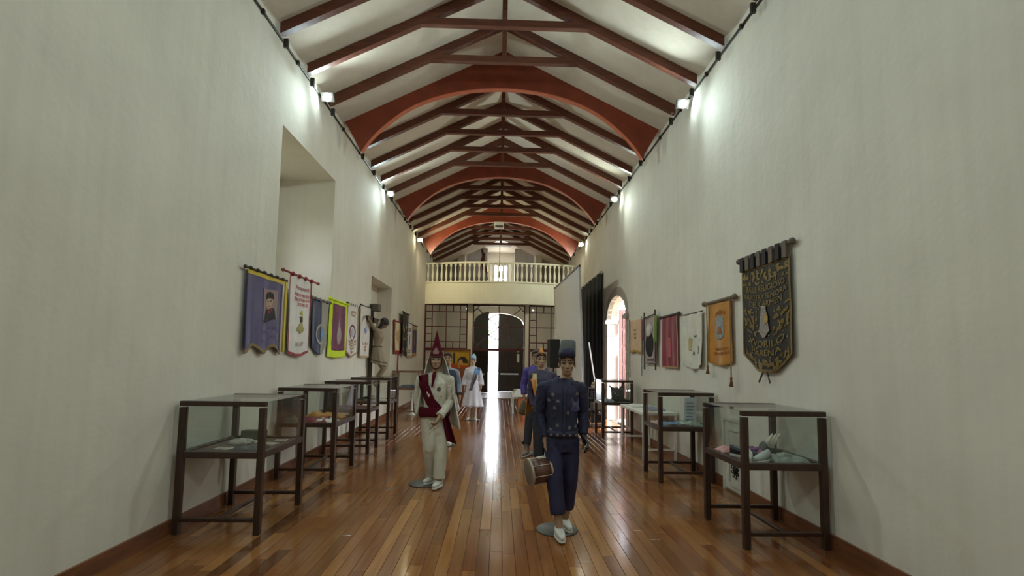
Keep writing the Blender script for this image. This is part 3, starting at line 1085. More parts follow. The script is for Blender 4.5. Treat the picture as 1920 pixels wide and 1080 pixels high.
MB().lathe([(0.17,0),(0.17,0.02),(0.06,0.05),(0.035,0.12),(0.03,0.5),(0.05,0.6),(0.05,0.62)], 16).build('column', M_WHITE, r, True)
# right cases
cloth_heap((2.42,5.32,Z), 0.13, 0.10, 0.06, mat('pink_satin', (226,160,158), 0.5), 'pink satin cloth in a glass case', 'cloth', 21)
cloth_heap((2.55,5.15,Z), 0.16, 0.10, 0.07, mat('mauve_satin', (150,86,124), 0.5), 'mauve satin cloth touching the pink satin', 'cloth', 22)
r = thing('fabric_flower', 'purple fabric flower resting on mauve satin', 'flower', (2.50, 5.02, Z+0.05))
for k in range(7):
    a = 2*PI*k/7
    MB().ell((0.035*math.cos(a),0.035*math.sin(a),0.03),(0.03,0.03,0.022),8,6).build('petal', mat('purple_petal', (120,58,120), 0.6), r, True)
MB().ell((0,0,0.045),(0.022,0.022,0.018),8,6).build('centre', mat('plum_centre', (84,36,84), 0.6), r, True)
shoe((2.40,5.05,Z), 0.7, D_LEATH, 'black shoe in the case with the pink satin', 1.05, 'black_shoe')
shoe((2.38,4.86,Z), -0.5, M_WHITE, 'white shoe toe out in the case with the pink satin', 1.0, 'white_shoe')
shoe((2.52,4.83,Z), -0.9, mat('pale_grey_leather', (176,176,172), 0.5), 'pale grey shoe beside a white shoe', 1.0, 'grey_shoe')
cloth_heap((2.74,4.86,Z), 0.17, 0.15, 0.08, mat('grey_green_cloth', (134,138,126), 0.7), 'grey green folded cloth by the pale grey shoe', 'cloth', 23)
r = thing('feathered_hat', 'black and cream feathered hat with red trim in a glass case', 'hat', (2.74, 5.18, Z))
MB().lathe([(0.13,0.0),(0.13,0.012),(0.085,0.02),(0.075,0.10),(0.05,0.13),(0.005,0.135)], 18).build('crown', D_LEATH, r, True)
MB().lathe([(0.079,0.022),(0.081,0.05),(0.078,0.05)], 18).build('band', mat('red_trim', (150,40,36), 0.6), r, True)
for k in range(3):
    MB().capsules([((0.02,-0.05,0.06),0.012),((-0.04+0.03*k,-0.09,0.14),0.025),((0.0+0.04*k,-0.10,0.22),0.008)]).build('feather', mat('cream_feather', (224,216,196), 0.8), r, True)
cloth_heap((2.36,7.58,Z), 0.10, 0.10, 0.05, mat('blush_cloth', (214,188,178), 0.7), 'blush cloth in the case of printed cards', 'cloth', 24)
cloth_heap((2.46,7.28,Z), 0.16, 0.10, 0.07, mat('denim_cloth', (116,136,166), 0.7), 'pale denim cloth in the case of printed cards', 'cloth', 25)
cloth_heap((2.74,7.3,Z), 0.18, 0.14, 0.10, mat('sage_plastic', (140,150,136), 0.35), 'sage green plastic wrap in the case of printed cards', 'plastic wrap', 26, 'plastic_wrap')
cloth_heap((2.56,7.15,Z), 0.22, 0.05, 0.05, mat('tobacco_cloth', (76,52,36), 0.7), 'tobacco brown cloth along the front of the card case', 'cloth', 27)
r = thing('brown_hat', 'flat brown hat in the case of printed cards', 'hat', (2.46,7.62,Z))
MB().lathe([(0.15,0.0),(0.15,0.015),(0.09,0.03),(0.08,0.09),(0.005,0.10)], 18).build('crown', mat('brown_felt', (92,58,46), 0.9), r, True)
r = thing('standing_card', 'tall printed card standing upright in a glass case', 'card', (2.82,7.50,Z))
MB().box(-0.09,0.09,-0.004,0.004,0,0.40).xf(Matrix.Rotation(0.12,4,'X')).build('sheet', mat('bluish_paper', (206,210,216), 0.7), r)
for k in range(6):
    MB().box(-0.06,0.06-0.02*(k%2),-0.007,-0.0045,0.06+k*0.05,0.08+k*0.05).xf(Matrix.Rotation(0.12,4,'X')).build('printed_line', mat('print_grey', (150,152,158), 0.7), r)
def boot(loc, rz, m, label):
    r = thing('tall_boot', label, 'boot', loc, rz, 'black boots in a case')
    shoe_parts(r, m, 1.05, None, False)
    MB().capsules([((0,0.05,0.06),0.045),((0,0.055,0.18),0.05),((0,0.06,0.26),0.055)], 12).build('shaft', m, r, True)
    return r
boot((2.60,11.35,Z), 0.5, D_LEATH, 'black boot pointing to the aisle beside the dark mask')
boot((2.72,11.05,Z), 1.4, D_LEATH, 'black boot lying nearer the white table')
r = thing('carved_mask', 'dark carved mask standing among black boots', 'mask', (2.58,11.15,Z))
MB().ell((0,0,0.17),(0.11,0.09,0.16)).capsules([((-0.06,0,0.27),0.03),((-0.16,-0.02,0.36),0.01)]).capsules([((0.06,0,0.27),0.03),((0.15,-0.02,0.40),0.01)]).build('face', mat('mask_dark', (48,36,32), 0.6), r, True)
MB().ell((0,-0.09,0.15),(0.02,0.04,0.03)).build('nose', mat('mask_dark', (48,36,32), 0.6), r, True)
for s in (-1,1):
    MB().ell((s*0.045,-0.075,0.2),(0.018,0.01,0.012)).build('eye', M_WHITE, r, True)
cloth_heap((2.38,11.1,Z), 0.10, 0.14, 0.12, mat('pale_blue_gloves', (150,158,166), 0.7), 'pale blue grey gloves beside the carved mask', 'gloves', 31, 'gloves')

# ---- white table between the cases
r = thing('white_table', 'narrow white table between two glass cases', 'table', (2.72, 9.35, 0))
bevelled(MB().box(-0.30,0.30,-0.78,0.78,0.74,0.79).build('table_top', M_WHITE, r))
for sx in (-1,1):
    for sy in (-1,1):
        MB().box(sx*0.27-0.018, sx*0.27+0.018, sy*0.75-0.018, sy*0.75+0.018, 0, 0.74).build('leg', M_WHITE, r)
for sy in (-1,1):
    MB().box(-0.25,0.25,sy*0.75-0.012,sy*0.75+0.012,0.16,0.19).build('brace', M_WHITE, r)
cloth_heap((2.72,9.75,0.79), 0.20, 0.25, 0.04, mat('pale_lace', (214,212,204), 0.8), 'pale lace cloth spread on the white table', 'cloth', 33)
cloth_heap((2.80,9.1,0.79), 0.14, 0.2, 0.05, mat('steel_blue_sash', (136,146,166), 0.6), 'steel blue sash folded on the white table', 'cloth', 34)

# ---- small white door in the right wall
d = struct(empty('door_4', (XR, 6.51, 0)))
wd = mat('old_white_paint', (206,202,186), 0.6, var=0.1)
MB().box(-0.03,0.02,-0.27,0.27,0.03,0.90).build('door_leaf', wd, d)
MB().box(-0.05,0.0,-0.31,-0.27,0.0,0.94).box(-0.05,0.0,0.27,0.31,0.0,0.94).box(-0.05,0.0,-0.27,0.27,0.90,0.94).build('door_frame', wd, d)
MB().box(-0.045,-0.03,-0.17,-0.13,0.5,0.82).box(-0.045,-0.03,0.13,0.17,0.5,0.82).box(-0.045,-0.03,-0.13,0.13,0.78,0.82).box(-0.045,-0.03,-0.13,0.13,0.5,0.54).build('panel_moulding', wd, d)
MB().box(-0.045,-0.03,-0.17,-0.13,0.08,0.42).box(-0.045,-0.03,0.13,0.17,0.08,0.42).box(-0.045,-0.03,-0.13,0.13,0.38,0.42).box(-0.045,-0.03,-0.13,0.13,0.08,0.12).build('panel_moulding', wd, d)
r = thing('iron_ornament', 'black wrought iron scroll ornament on the small white wall door', 'ornament', (XR-0.055, 6.46, 0.30))
iron = mat('wrought_iron', (26,24,26), 0.5, metal=0.5)
MB().ell((0,0,0),(0.02,0.05,0.055)).build('boss', iron, r, True)
for k in range(8):
    a = 2*PI*k/8+0.2
    MB().tube([(0,0.045*math.cos(a),0.045*math.sin(a)),(0,0.085*math.cos(a),0.085*math.sin(a)),(0,0.105*math.cos(a+0.25),0.105*math.sin(a+0.25)),(0,0.09*math.cos(a+0.45),0.09*math.sin(a+0.45))],0.007,5).build('scroll', iron, r)

# ------------------------------------------------------------------ banners
M_GOLD = mat('gold_thread', (176,142,72), 0.4, metal=0.3, var=0.35, scale=40)
M_ROD = mat('dark_rod', (70,52,42), 0.5)
class Banner:
    def __init__(s, side, ya, yb, ztop, zbot, label, cloth, name='wall_banner', fold=0.012, nf=3.0, seed=1.0, bottom=None, taper=0.0, group='cloth banners hung on the walls'):
        s.W = abs(yb-ya); s.H = ztop-zbot
        s.nf, s.fa, s.seed, s.bottom, s.taper = nf, fold, seed, bottom, taper
        x = XL+0.035 if side < 0 else XR-0.035
        s.root = thing(name, label, 'banner', (x, (ya+yb)/2, ztop), PI/2 if side < 0 else -PI/2, group)
        MB().grid(lambda u,v: s.P(u,v), 36, 44).build('cloth', cloth, s.root, True, solid=0.004)
    def P(s, u, v, eps=0.0):
        a = u-0.5
        h = s.H*(1 if s.bottom is None else s.bottom(u))
        w = s.W*(1-s.taper*v)
        y = -s.fa*(0.35+0.65*v)*(math.sin(2*PI*s.nf*u+s.seed+0.7*math.sin(v*2.2+s.seed)) + 0.5*noise.noise(Vector((u*5, v*3, s.seed))))
        return (a*w, y-0.012-eps, -v*h)
    def patch(s, name, m, fn, n=64, u0=0.0, u1=1.0, v0=0.0, v1=1.0, eps=0.006):
        """cells of the cloth where fn(u,v) holds, raised a little"""
        mb = MB()
        nv = max(4, int(n*(v1-v0)*s.H/s.W/max(u1-u0, 1e-3)))
        nv = min(nv, 160)
        idx = {}
        def vid(i, j):
            if (i, j) not in idx:
                idx[(i,j)] = len(mb.v)
                mb.v.append(s.P(u0+(u1-u0)*i/n, v0+(v1-v0)*j/nv, eps))
            return idx[(i,j)]
        for i in range(n):
            for j in range(nv):
                u = u0+(u1-u0)*(i+0.5)/n; v = v0+(v1-v0)*(j+0.5)/nv
                if fn is None or fn(u, v):
                    mb.f.append((vid(i,j), vid(i+1,j), vid(i+1,j+1), vid(i,j+1)))
        if mb.f:
            o = mb.build(name, m, s.root, True, solid=0.002)
            if name in ('gold_flowers', 'gold_leaves', 'gold_tail', 'gold_leaf', 'grey_floss'):
                o['kind'] = 'stuff'
            return o
    def strip(s, name, m, u0, u1, v0, v1, eps=0.005):
        MB().grid(lambda u,v: s.P(u0+(u1-u0)*u, v0+(v1-v0)*v, eps), 14, 24).build(name, m, s.root, True, solid=0.003)
    def border(s, m, w=0.06, top=False, bot=True):
        k = s.W/s.H
        s.strip('side_border', m, 0, w, 0, 1); s.strip('side_border', m, 1-w, 1, 0, 1)
        if bot: s.strip('hem_border', m, 0, 1, 1-w*k, 1, 0.006)
        if top: s.strip('top_border', m, 0, 1, 0, w*k, 0.006)
    def rod(s, m, r=0.013, ext=0.08, z=0.0, knob=True):
        W = s.W/2+ext
        MB().tube([(-W,-0.02,z),(W,-0.02,z)], r, 8).build('rod', m, s.root, True)
        if knob:
            for q in (-1,1):
                MB().ell((q*W,-0.02,z),(r*1.7,r*1.7,r*1.7),10,8).build('finial', m, s.root, True)
    def loops(s, m, n=4, z=0.03, w=0.05):
        for i in range(n):
            x = -s.W/2+s.W*(i+0.5)/n
            MB().box(x-w/2,x+w/2,-0.036,-0.004,-0.01,z+0.012).build('loop', m, s.root)
    def marks(s, m, v, u0, u1, h, n, seed=0, arc=0.0):
        """a worn, unreadable line of lettering: short strokes"""
        rr = random.Random(seed)
        mb = MB()
        for i in range(n):
            u = u0+(u1-u0)*(i+0.15)/n
            w = (u1-u0)/n*0.62
            vv = v + arc*(2*((u-u0)/(u1-u0))-1)**2
            for k in range(2):
                uu = u + w*k*0.7
                q = [s.P(uu, vv, 0.007), s.P(uu+w*0.28, vv, 0.007), s.P(uu+w*0.28, vv+h*rr.uniform(0.7,1), 0.007), s.P(uu, vv+h*rr.uniform(0.7,1), 0.007)]
                mb.add(q, [(0,1,2,3)])
            t = rr.choice((0.0, 0.45, 0.8))
            q = [s.P(u, vv+h*t, 0.007), s.P(u+w*0.9, vv+h*t, 0.007), s.P(u+w*0.9, vv+h*(t+0.2), 0.007), s.P(u, vv+h*(t+0.2), 0.007)]
            mb.add(q, [(0,1,2,3)])
        mb.build('lettering', m, s.root, solid=0.002)['kind'] = 'stuff'
    def text(s, body, m, v, u0, u1, hgt):
        cu = bpy.data.curves.new('lettering', 'FONT')
        cu.body = body
        cu.size = 1.0
        cu.extrude = 0.004
        cu.align_x = 'LEFT'
        ob = bpy.data.objects.new('tmp', cu)
        me = evaluated_mesh(ob)
        xs = [q.co.x for q in me.vertices]; ys = [q.co.y for q in me.vertices]
        x0, x1, y0, y1 = min(xs), max(xs), min(ys), max(ys)
        for q in me.vertices:
            u = u0+(u1-u0)*(q.co.x-x0)/(x1-x0)
            vv = v + hgt*(1-(q.co.y-y0)/(y1-y0))
            p = Vector(s.P(u, vv, 0.010))
            q.co = p + Vector((0, -q.co.z*0.4, 0))
        link('lettering', me, m, s.root)['kind'] = 'stuff'
def ellp(cu, cv, ru, rv):
    return lambda u, v: ((u-cu)/ru)**2 + ((v-cv)/rv)**2 < 1

# 1 purple banner with a portrait
purple = mat('purple_satin', (46,33,98), 0.4, var=0.3, scale=5, sheen=0.2)
yellow = mat('yellow_satin', (206,178,40), 0.5)
skin_p = mat('printed_skin', (188,156,136), 0.7)
b = Banner(-1, 6.02, 7.05, 2.69, 1.66, 'purple satin banner with a printed portrait and yellow trim', purple, bottom=lambda u: 0.94+0.045*math.cos(4*PI*u), fold=0.016, nf=2.5)
b.strip('top_trim', yellow, 0, 1, 0, 0.055)
b.patch('trim_fringe', mat('tan_fringe', (140,118,78), 0.8), None, 40, 0, 1, 0.955, 1.0)
b.rod(M_ROD, 0.014, 0.06, 0.01)
for i in range(6):
    MB().ell((-0.46+0.18*i,-0.03,0.015),(0.045,0.02,0.022),8,6).build('dark_rosette', mat('dark_rosette', (58,50,36), 0.8), b.root, True)
b.strip('side_trim', mat('grey_lilac', (128,116,140), 0.6), 0.965, 0.99, 0.05, 0.95)
b.patch('portrait_ground', mat('portrait_mauve', (150,124,120), 0.7), lambda u,v: True, 30, 0.42, 0.80, 0.18, 0.60, 0.006)
b.patch('portrait_jacket', mat('portrait_black', (42,38,42), 0.7), lambda u,v: abs(u-0.61) < 0.10+0.35*max(0, v-0.42) and v > 0.44, 40, 0.42, 0.80, 0.42, 0.60, 0.009)
b.patch('portrait_face', skin_p, ellp(0.60,0.345,0.085,0.10), 40, 0.42, 0.80, 0.2, 0.5, 0.009)
b.patch('portrait_hair', mat('portrait_hair', (40,32,32), 0.7), lambda u,v: ellp(0.60,0.285,0.10,0.075)(u,v) and v < 0.29+0.25*abs(u-0.6), 40, 0.42, 0.80, 0.18, 0.45, 0.011)
lil = mat('lilac_print', (138,122,158), 0.7)
b.patch('portrait_eyes', mat('portrait_hair', (40,32,32), 0.7), lambda u,v: ellp(0.565,0.335,0.018,0.008)(u,v) or ellp(0.635,0.335,0.018,0.008)(u,v), 60, 0.5, 0.7, 0.3, 0.37, 0.0115)
b.patch('portrait_mouth', mat('printed_lip', (140,84,76), 0.7), ellp(0.60,0.40,0.03,0.007), 60, 0.5, 0.7, 0.38, 0.42, 0.0115)
b.patch('portrait_collar', mat('portrait_red', (134,62,58), 0.7), lambda u,v: abs(abs(u-0.61)-(0.5-v)*0.8) < 0.02, 50, 0.45, 0.78, 0.43, 0.50, 0.0115)
b.marks(lil, 0.70, 0.40, 0.86, 0.045, 10, 1); b.marks(lil, 0.83, 0.40, 0.86, 0.045, 10, 2)
MB().box(0.545,0.60,-0.03,-0.012,-0.98,0.0).build('yellow_streamer', yellow, b.root)

# 2 white banner edged in red
whit = mat('white_satin', (222,214,206), 0.4, var=0.08, sheen=0.2)
red = mat('banner_red', (150,34,44), 0.5)
faded = mat('faded_red_print', (206,134,136), 0.7, var=0.2, scale=30)
b = Banner(-1, 7.23, 8.10, 2.82, 1.66, 'white satin banner with a red edge and a yellow green flower motif', whit, bottom=lambda u: 0.93+0.07*math.sin(PI*u)+0.02*(1-u), fold=0.02, nf=3.5, seed=2)
b.border(red, 0.045)
b.rod(mat('red_rod', (132,52,44), 0.5), 0.016, 0.24, 0.02)
for i in range(4):
    MB().ell((-0.36+0.24*i,-0.03,0.015),(0.028,0.03,0.035),8,6).build('red_bow', red, b.root, True)
for i, (v, u0, u1, n) in enumerate(((0.12,0.25,0.85,9),(0.20,0.2,0.9,12),(0.26,0.2,0.9,12),(0.32,0.4,0.8,6))):
    b.marks(faded, v, u0, u1, 0.045, n, i+5, -0.02 if i == 0 else 0)
b.patch('motif_bud', mat('lime_print', (186,186,70), 0.7), lambda u,v: ellp(0.56,0.47,0.09,0.055)(u,v) and not ellp(0.50,0.49,0.06,0.03)(u,v), 40, 0.3, 0.9, 0.38, 0.56)
b.patch('motif_stem', mat('brown_print', (84,58,44), 0.7), lambda u,v: abs(u-0.54-(v-0.5)*0.3) < 0.05, 30, 0.3, 0.9, 0.49, 0.56, 0.009)
b.patch('motif_skirt', mat('olive_print', (168,158,96), 0.7), lambda u,v: abs(u-0.58) < 0.06+(v-0.56)*1.0 and v < 0.69+0.02*math.sin(40*u), 44, 0.3, 0.9, 0.56, 0.73)
b.marks(mat('beige_print', (190,170,158), 0.7), 0.82, 0.35, 0.75, 0.05, 5, 11)

# 3 half blue, half grey pennant
blue = mat('slate_satin', (48,56,86), 0.4, var=0.25, scale=20)
grey = mat('grey_brocade', (150,146,134), 0.5, var=0.25, scale=30)
b = Banner(-1, 8.16, 8.92, 2.57, 1.68, 'pennant half slate blue and half grey with a small oval emblem', blue, bottom=lambda u: 0.84+0.16*math.sin(PI*min(1,max(0,u)))**1.5, fold=0.02, nf=1.5, seed=3)
b.patch('grey_half', grey, lambda u,v: u > 0.5, 44)
b.patch('emblem_ring', mat('pewter_thread', (168,162,150), 0.5), lambda u,v: ellp(0.54,0.62,0.24,0.20)(u,v) and not ellp(0.54,0.62,0.19,0.155)(u,v), 60, 0.2, 0.9, 0.38, 0.86, 0.009)
b.patch('emblem', mat('sky_blue_thread', (112,150,196), 0.5), ellp(0.60,0.62,0.10,0.10), 40, 0.3, 0.9, 0.45, 0.8, 0.009)
b.rod(mat('grey_rod', (120,112,98), 0.5), 0.018, 0.05, 0.02); b.loops(blue, 4, 0.03)

# 4 magenta with neon border
neon = mat('neon_yellow', (208,226,20), 0.6)
mag = mat('magenta_satin', (104,26,72), 0.45, var=0.15)
b = Banner(-1, 8.98, 9.98, 2.66, 1.62, 'magenta banner with a broad neon yellow border and silver figure', neon, bottom=lambda u: 0.97+0.03*math.sin(PI*u), fold=0.018, nf=1.8, seed=4)
b.patch('magenta_field', mag, lambda u,v: True, 40, 0.19, 0.88, 0.05, 0.87, 0.007)
b.patch('silver_figure', mat('silver_thread', (168,150,150), 0.4, metal=0.3, var=0.3, scale=60), lambda u,v: ellp(0.55,0.60,0.17,0.17)(u,v) or ellp(0.55,0.40,0.06,0.06)(u,v), 50, 0.3, 0.8, 0.3, 0.8, 0.011)
b.patch('figure_crown', M_GOLD, lambda u,v: abs(u-0.55) < 0.05*(1-abs(v-0.31)/0.05), 30, 0.4, 0.7, 0.26, 0.36, 0.011)
pk = mat('plum_thread', (150,92,110), 0.6)
b.marks(pk, 0.10, 0.3, 0.8, 0.035, 9, 21); b.marks(pk, 0.15, 0.3, 0.8, 0.035, 9, 22); b.marks(pk, 0.80, 0.3, 0.8, 0.035, 8, 23)
b.rod(neon, 0.02, 0.02, 0.01)

# 5, 6 white banners
b = Banner(-1, 10.03, 10.76, 2.69, 1.62, 'white pennant with a pointed hem and a maroon shield outline', whit, bottom=lambda u: 0.90+0.10*(1-abs(2*u-1)), fold=0.012, nf=1.5, seed=5)
b.border(mat('tan_braid', (170,138,104), 0.7), 0.05)
b.patch('shield_outline', mat('maroon_thread', (120,36,64), 0.6), lambda u,v: (ellp(0.52,0.53,0.30,0.16)(u,v) and not ellp(0.52,0.53,0.24,0.13)(u,v)), 50, 0.1, 0.95, 0.34, 0.72)
b.patch('shield_centre', mat('grey_blue_thread', (170,172,184), 0.6, var=0.2, scale=30), ellp(0.52,0.52,0.15,0.08), 40, 0.2, 0.9, 0.4, 0.65)
tan = mat('tan_thread', (186,158,122), 0.6, var=0.25, scale=30)
for i, (v, u0, u1) in enumerate(((0.10,0.25,0.8),(0.17,0.3,0.75),(0.70,0.15,0.9),(0.76,0.2,0.85),(0.82,0.3,0.75),(0.88,0.4,0.65))):
    b.marks(tan, v, u0, u1, 0.05, 7, 31+i, 0.03 if i == 0 else 0)
b.rod(M_ROD, 0.014, 0.05, 0.015); b.loops(whit, 5, 0.02)
b = Banner(-1, 10.98, 11.80, 2.76, 1.63, 'long white satin banner with a blue emblem beside the crucifix', whit, fold=0.02, nf=2.5, seed=6)
b.border(mat('beige_fringe', (190,164,130), 0.8), 0.001)
b.strip('hem_fringe', mat('beige_fringe', (190,164,130), 0.8), 0, 1, 0.96, 1.0)
b.patch('arched_scroll', mat('grey_gold_thread', (160,146,120), 0.6, var=0.3, scale=30), lambda u,v: ellp(0.52,0.30,0.36,0.13)(u,v) and not ellp(0.52,0.32,0.24,0.10)(u,v) and v < 0.30, 50, 0.1, 0.95, 0.15, 0.34)
b.patch('blue_emblem', mat('lilac_blue_thread', (140,146,190), 0.6, var=0.2, scale=30), ellp(0.54,0.47,0.17,0.07), 40, 0.3, 0.8, 0.38, 0.56)
ot = mat('rust_thread', (184,130,100), 0.6)
b.marks(ot, 0.70, 0.3, 0.8, 0.05, 4, 41); b.marks(ot, 0.77, 0.4, 0.75, 0.05, 3, 42); b.marks(ot, 0.83, 0.4, 0.75, 0.05, 3, 43)
b.rod(M_ROD, 0.012, 0.03, 0.01)

# 7..10 far left group
cream = mat('cream_satin', (226,206,164), 0.5, var=0.15)
b = Banner(-1, 14.50, 15.60, 2.66, 1.74, 'cream banner with a maroon frame and trailing maroon pole', cream, taper=0.1, fold=0.02, nf=2, seed=7)
b.border(red, 0.09)
b.rod(red, 0.02, 0.05, 0.02)
b.patch('faint_emblem', mat('ochre_thread', (198,168,112), 0.6), ellp(0.5,0.42,0.2,0.18), 30, 0.2, 0.8, 0.2, 0.7)
MB().tube([(0.10,-0.02,-0.90),(0.06,-0.02,-1.5)], 0.02, 6).build('pole', red, b.root)
blk = mat('black_velvet', (30,26,26), 0.7, var=0.2)
b = Banner(-1, 15.35, 16.35, 3.0, 1.66, 'black velvet pennant with gold leaf embroidery', blk, bottom=lambda u: 0.86+0.14*(1-abs(2*u-1)), fold=0.02, nf=1.5, seed=8)
b.root.location.x += 0.07
b.patch('gold_leaf', M_GOLD, lambda u,v: noise.noise(Vector((u*5,v*7,3)))>0.22 and 0.12<u<0.9, 60, 0, 1, 0.12, 0.92)
b.rod(M_ROD, 0.015, 0.04, 0.01)
b = Banner(-1, 16.55, 17.50, 2.76, 1.64, 'narrow white banner with dark lettering beside the purple gold banner', whit, fold=0.015, nf=2, seed=9)
b.border(tan, 0.08)
dk = mat('dark_thread', (80,72,70), 0.6)
for i, v in enumerate((0.14, 0.20, 0.78, 0.84)):
    b.marks(dk, v, 0.2, 0.8, 0.05, 5, 51+i)
b.patch('dark_figure', dk, ellp(0.5,0.48,0.1,0.16), 30, 0.2, 0.8, 0.3, 0.7)
b.rod(M_ROD, 0.012, 0.03, 0.01)
b = Banner(-1, 17.58, 18.46, 2.75, 1.66, 'purple banner with gold ends, last before the balcony', mat('violet_satin', (66,44,84), 0.5, var=0.2), fold=0.015, nf=2, seed=10, bottom=lambda u: 0.95+0.05*math.sin(PI*u))
b.strip('gold_head', M_GOLD, 0.05, 0.95, 0.02, 0.14); b.strip('gold_hem', M_GOLD, 0, 1, 0.9, 1.0)
b.patch('gold_motif', M_GOLD, ellp(0.5,0.5,0.12,0.25), 30, 0.2, 0.8, 0.2, 0.8)
b.rod(M_ROD, 0.012, 0.03, 0.01)

# right wall
b = Banner(1, 11.62, 10.68, 2.56, 1.79, 'peach satin banner with a gold fringe beside the arched doorway', mat('peach_satin', (218,184,148), 0.5, var=0.12), fold=0.02, nf=4, seed=11, bottom=lambda u: 0.93+0.05*u+0.02*math.sin(9*u))
b.patch('gold_fringe', M_GOLD, None, 40, 0, 1, 0.93, 1.0)
b.marks(mat('brown_thread', (120,86,62), 0.6), 0.30, 0.42, 0.6, 0.06, 2, 61); b.marks(mat('brown_thread', (120,86,62), 0.6), 0.42, 0.42, 0.62, 0.06, 2, 62); b.marks(mat('brown_thread', (120,86,62), 0.6), 0.54, 0.42, 0.6, 0.06, 2, 63)
MB().tube([(-0.46,-0.02,0.03),(-0.455,-0.02,-1.30)], 0.013, 6).build('blue_pole', mat('blue_pole', (62,66,110), 0.5), b.root)
MB().tube([(0.53,-0.02,0.03),(0.525,-0.02,-1.22)], 0.013, 6).build('grey_pole', mat('grey_pole', (140,134,138), 0.5), b.root)
pinkish = mat('dusty_pink_cloth', (178,156,150), 0.7, var=0.15)
b = Banner(1, 10.36, 9.62, 2.54, 1.60, 'dusty pink banner on a dark ladder frame with a black robed figure', pinkish, fold=0.008, nf=1.5, seed=12)
b.patch('robe', blk, lambda u,v: ellp(0.40,0.60,0.34,0.25)(u,v), 60, 0, 0.9, 0.2, 0.95, 0.012)
b.patch('head', mat('pale_wool', (206,202,186), 0.9), ellp(0.40,0.28,0.26,0.13), 50, 0, 0.9, 0.1, 0.5, 0.016)
b.marks(dk, 0.90, 0.2, 0.8, 0.05, 7, 65)
MB().ell((-0.08,-0.035,-0.30),(0.15,0.03,0.11)).build('wool_hair', mat('pale_wool', (206,202,186), 0.9), b.root, True)
for x in (-0.36, 0.37):
    MB().tube([(x,-0.04,0.10),(x,-0.04,-1.06)], 0.018, 6).build('upright', M_ROD, b.root)
MB().tube([(-0.42,-0.045,-0.02),(0.42,-0.045,0.02)], 0.012, 6).build('crossbar', M_ROD, b.root)
MB().tube([(-0.44,-0.045,-0.92),(0.42,-0.045,-0.92)], 0.012, 6).build('crossbar', mat('grey_pole', (140,134,138), 0.5), b.root)
MB().grid(lambda u,v: (0.38+0.10*u-0.04*v, -0.05+0.02*math.sin(9*u), -0.02-0.52*v), 8, 8).build('green_ribbon', mat('green_yellow_ribbon', (120,140,60), 0.5), b.root, True, solid=0.003)
MB().grid(lambda u,v: (-0.50+0.10*u, -0.05+0.02*math.sin(9*u), -0.04-0.42*v), 8, 8).build('maroon_ribbon', mat('maroon_ribbon', (112,56,66), 0.5), b.root, True, solid=0.003)
b = Banner(1, 9.28, 8.50, 2.46, 1.54, 'plain red velvet cloth hanging over a rod', mat('red_velvet', (132,22,38), 0.75, var=0.15, sheen=0.4), fold=0.02, nf=2.5, seed=13)
b.patch('rose_stripe', mat('rose_thread', (178,92,96), 0.7, var=0.2, scale=40), lambda u,v: 0.36<u<0.58 and 0.42<v<0.80, 40)
b.strip('tan_hem', mat('tan_braid', (170,138,104), 0.7), 0, 1, 0.97, 1.0); b.strip('tan_edge', mat('tan_braid', (170,138,104), 0.7), 0.96, 1.0, 0, 1)
b.rod(M_ROD, 0.022, 0.10, 0.0)
b = Banner(1, 8.20, 7.45, 2.41, 1.54, 'ivory satin cloth with loose folds and an ochre stain', mat('ivory_satin', (218,212,194), 0.45, var=0.1, sheen=0.2), fold=0.032, nf=2.2, seed=14, bottom=lambda u: 0.90+0.10*math.sin(PI*u)**0.6)
b.patch('ochre_field', mat('ochre_stain', (190,170,112), 0.7, var=0.15), lambda u,v: 0.22<u<0.52 and 0.42<v<0.68 and noise.noise(Vector((u*6,v*6,1)))>-0.35, 40)
b.patch('grey_floss', mat('grey_floss', (120,116,104), 0.7), lambda u,v: noise.noise(Vector((u*12,v*9,5)))>0.3 and 0.55<u<0.95, 50, 0, 1, 0.4, 0.75)
b.rod(M_ROD, 0.008, 0.06, 0.0, False)
b = Banner(1, 7.20, 6.49, 2.47, 1.62, 'golden orange satin banner with a grey arched picture and side tassels', mat('golden_satin', (190,124,30), 0.42, var=0.14, sheen=0.2), fold=0.016, nf=1.6, seed=15, bottom=lambda u: 0.96+0.05*math.sin(PI*u))
b.border(mat('old_gold_braid', (168,118,40), 0.6), 0.035)
b.patch('arched_picture', mat('grey_picture', (140,146,142), 0.6, var=0.25, scale=20), lambda u,v: (abs(u-0.53)<0.18 and 0.32<v<0.52) or ellp(0.53,0.32,0.18,0.12)(u,v) or ellp(0.53,0.52,0.18,0.07)(u,v), 60, 0.2, 0.9, 0.15, 0.65)
b.patch('picture_house', mat('amber_thread', (160,96,44), 0.6), lambda u,v: 0.38<v<0.5 and abs(u-0.53)<0.11*(1-(0.5-v)*3.5), 40, 0.3, 0.8, 0.3, 0.55, 0.01)
am = mat('amber_print', (168,104,34), 0.6)
b.marks(am, 0.12, 0.32, 0.76, 0.07, 6, 71, 0.05); b.marks(am, 0.72, 0.25, 0.85, 0.05, 7, 72); b.marks(am, 0.79, 0.2, 0.9, 0.05, 8, 73)
b.rod(mat('taupe_rod', (112,92,72), 0.6), 0.024, 0.12, 0.03)
for x, l in ((-0.33, 1.02), (0.40, 1.16)):
    MB().tube([(x,-0.05,0.03),(x,-0.05,-l+0.16)], 0.009, 6).build('tassel_cord', mat('cord_tan', (150,116,70), 0.7), b.root)
    MB().lathe([(0.008,0.0),(0.02,-0.03),(0.012,-0.045),(0.03,-0.13),(0.004,-0.13)], 8, (x,-0.05,-l+0.17)).build('tassel', mat('tassel_brown', (132,88,44), 0.8), b.root, True)
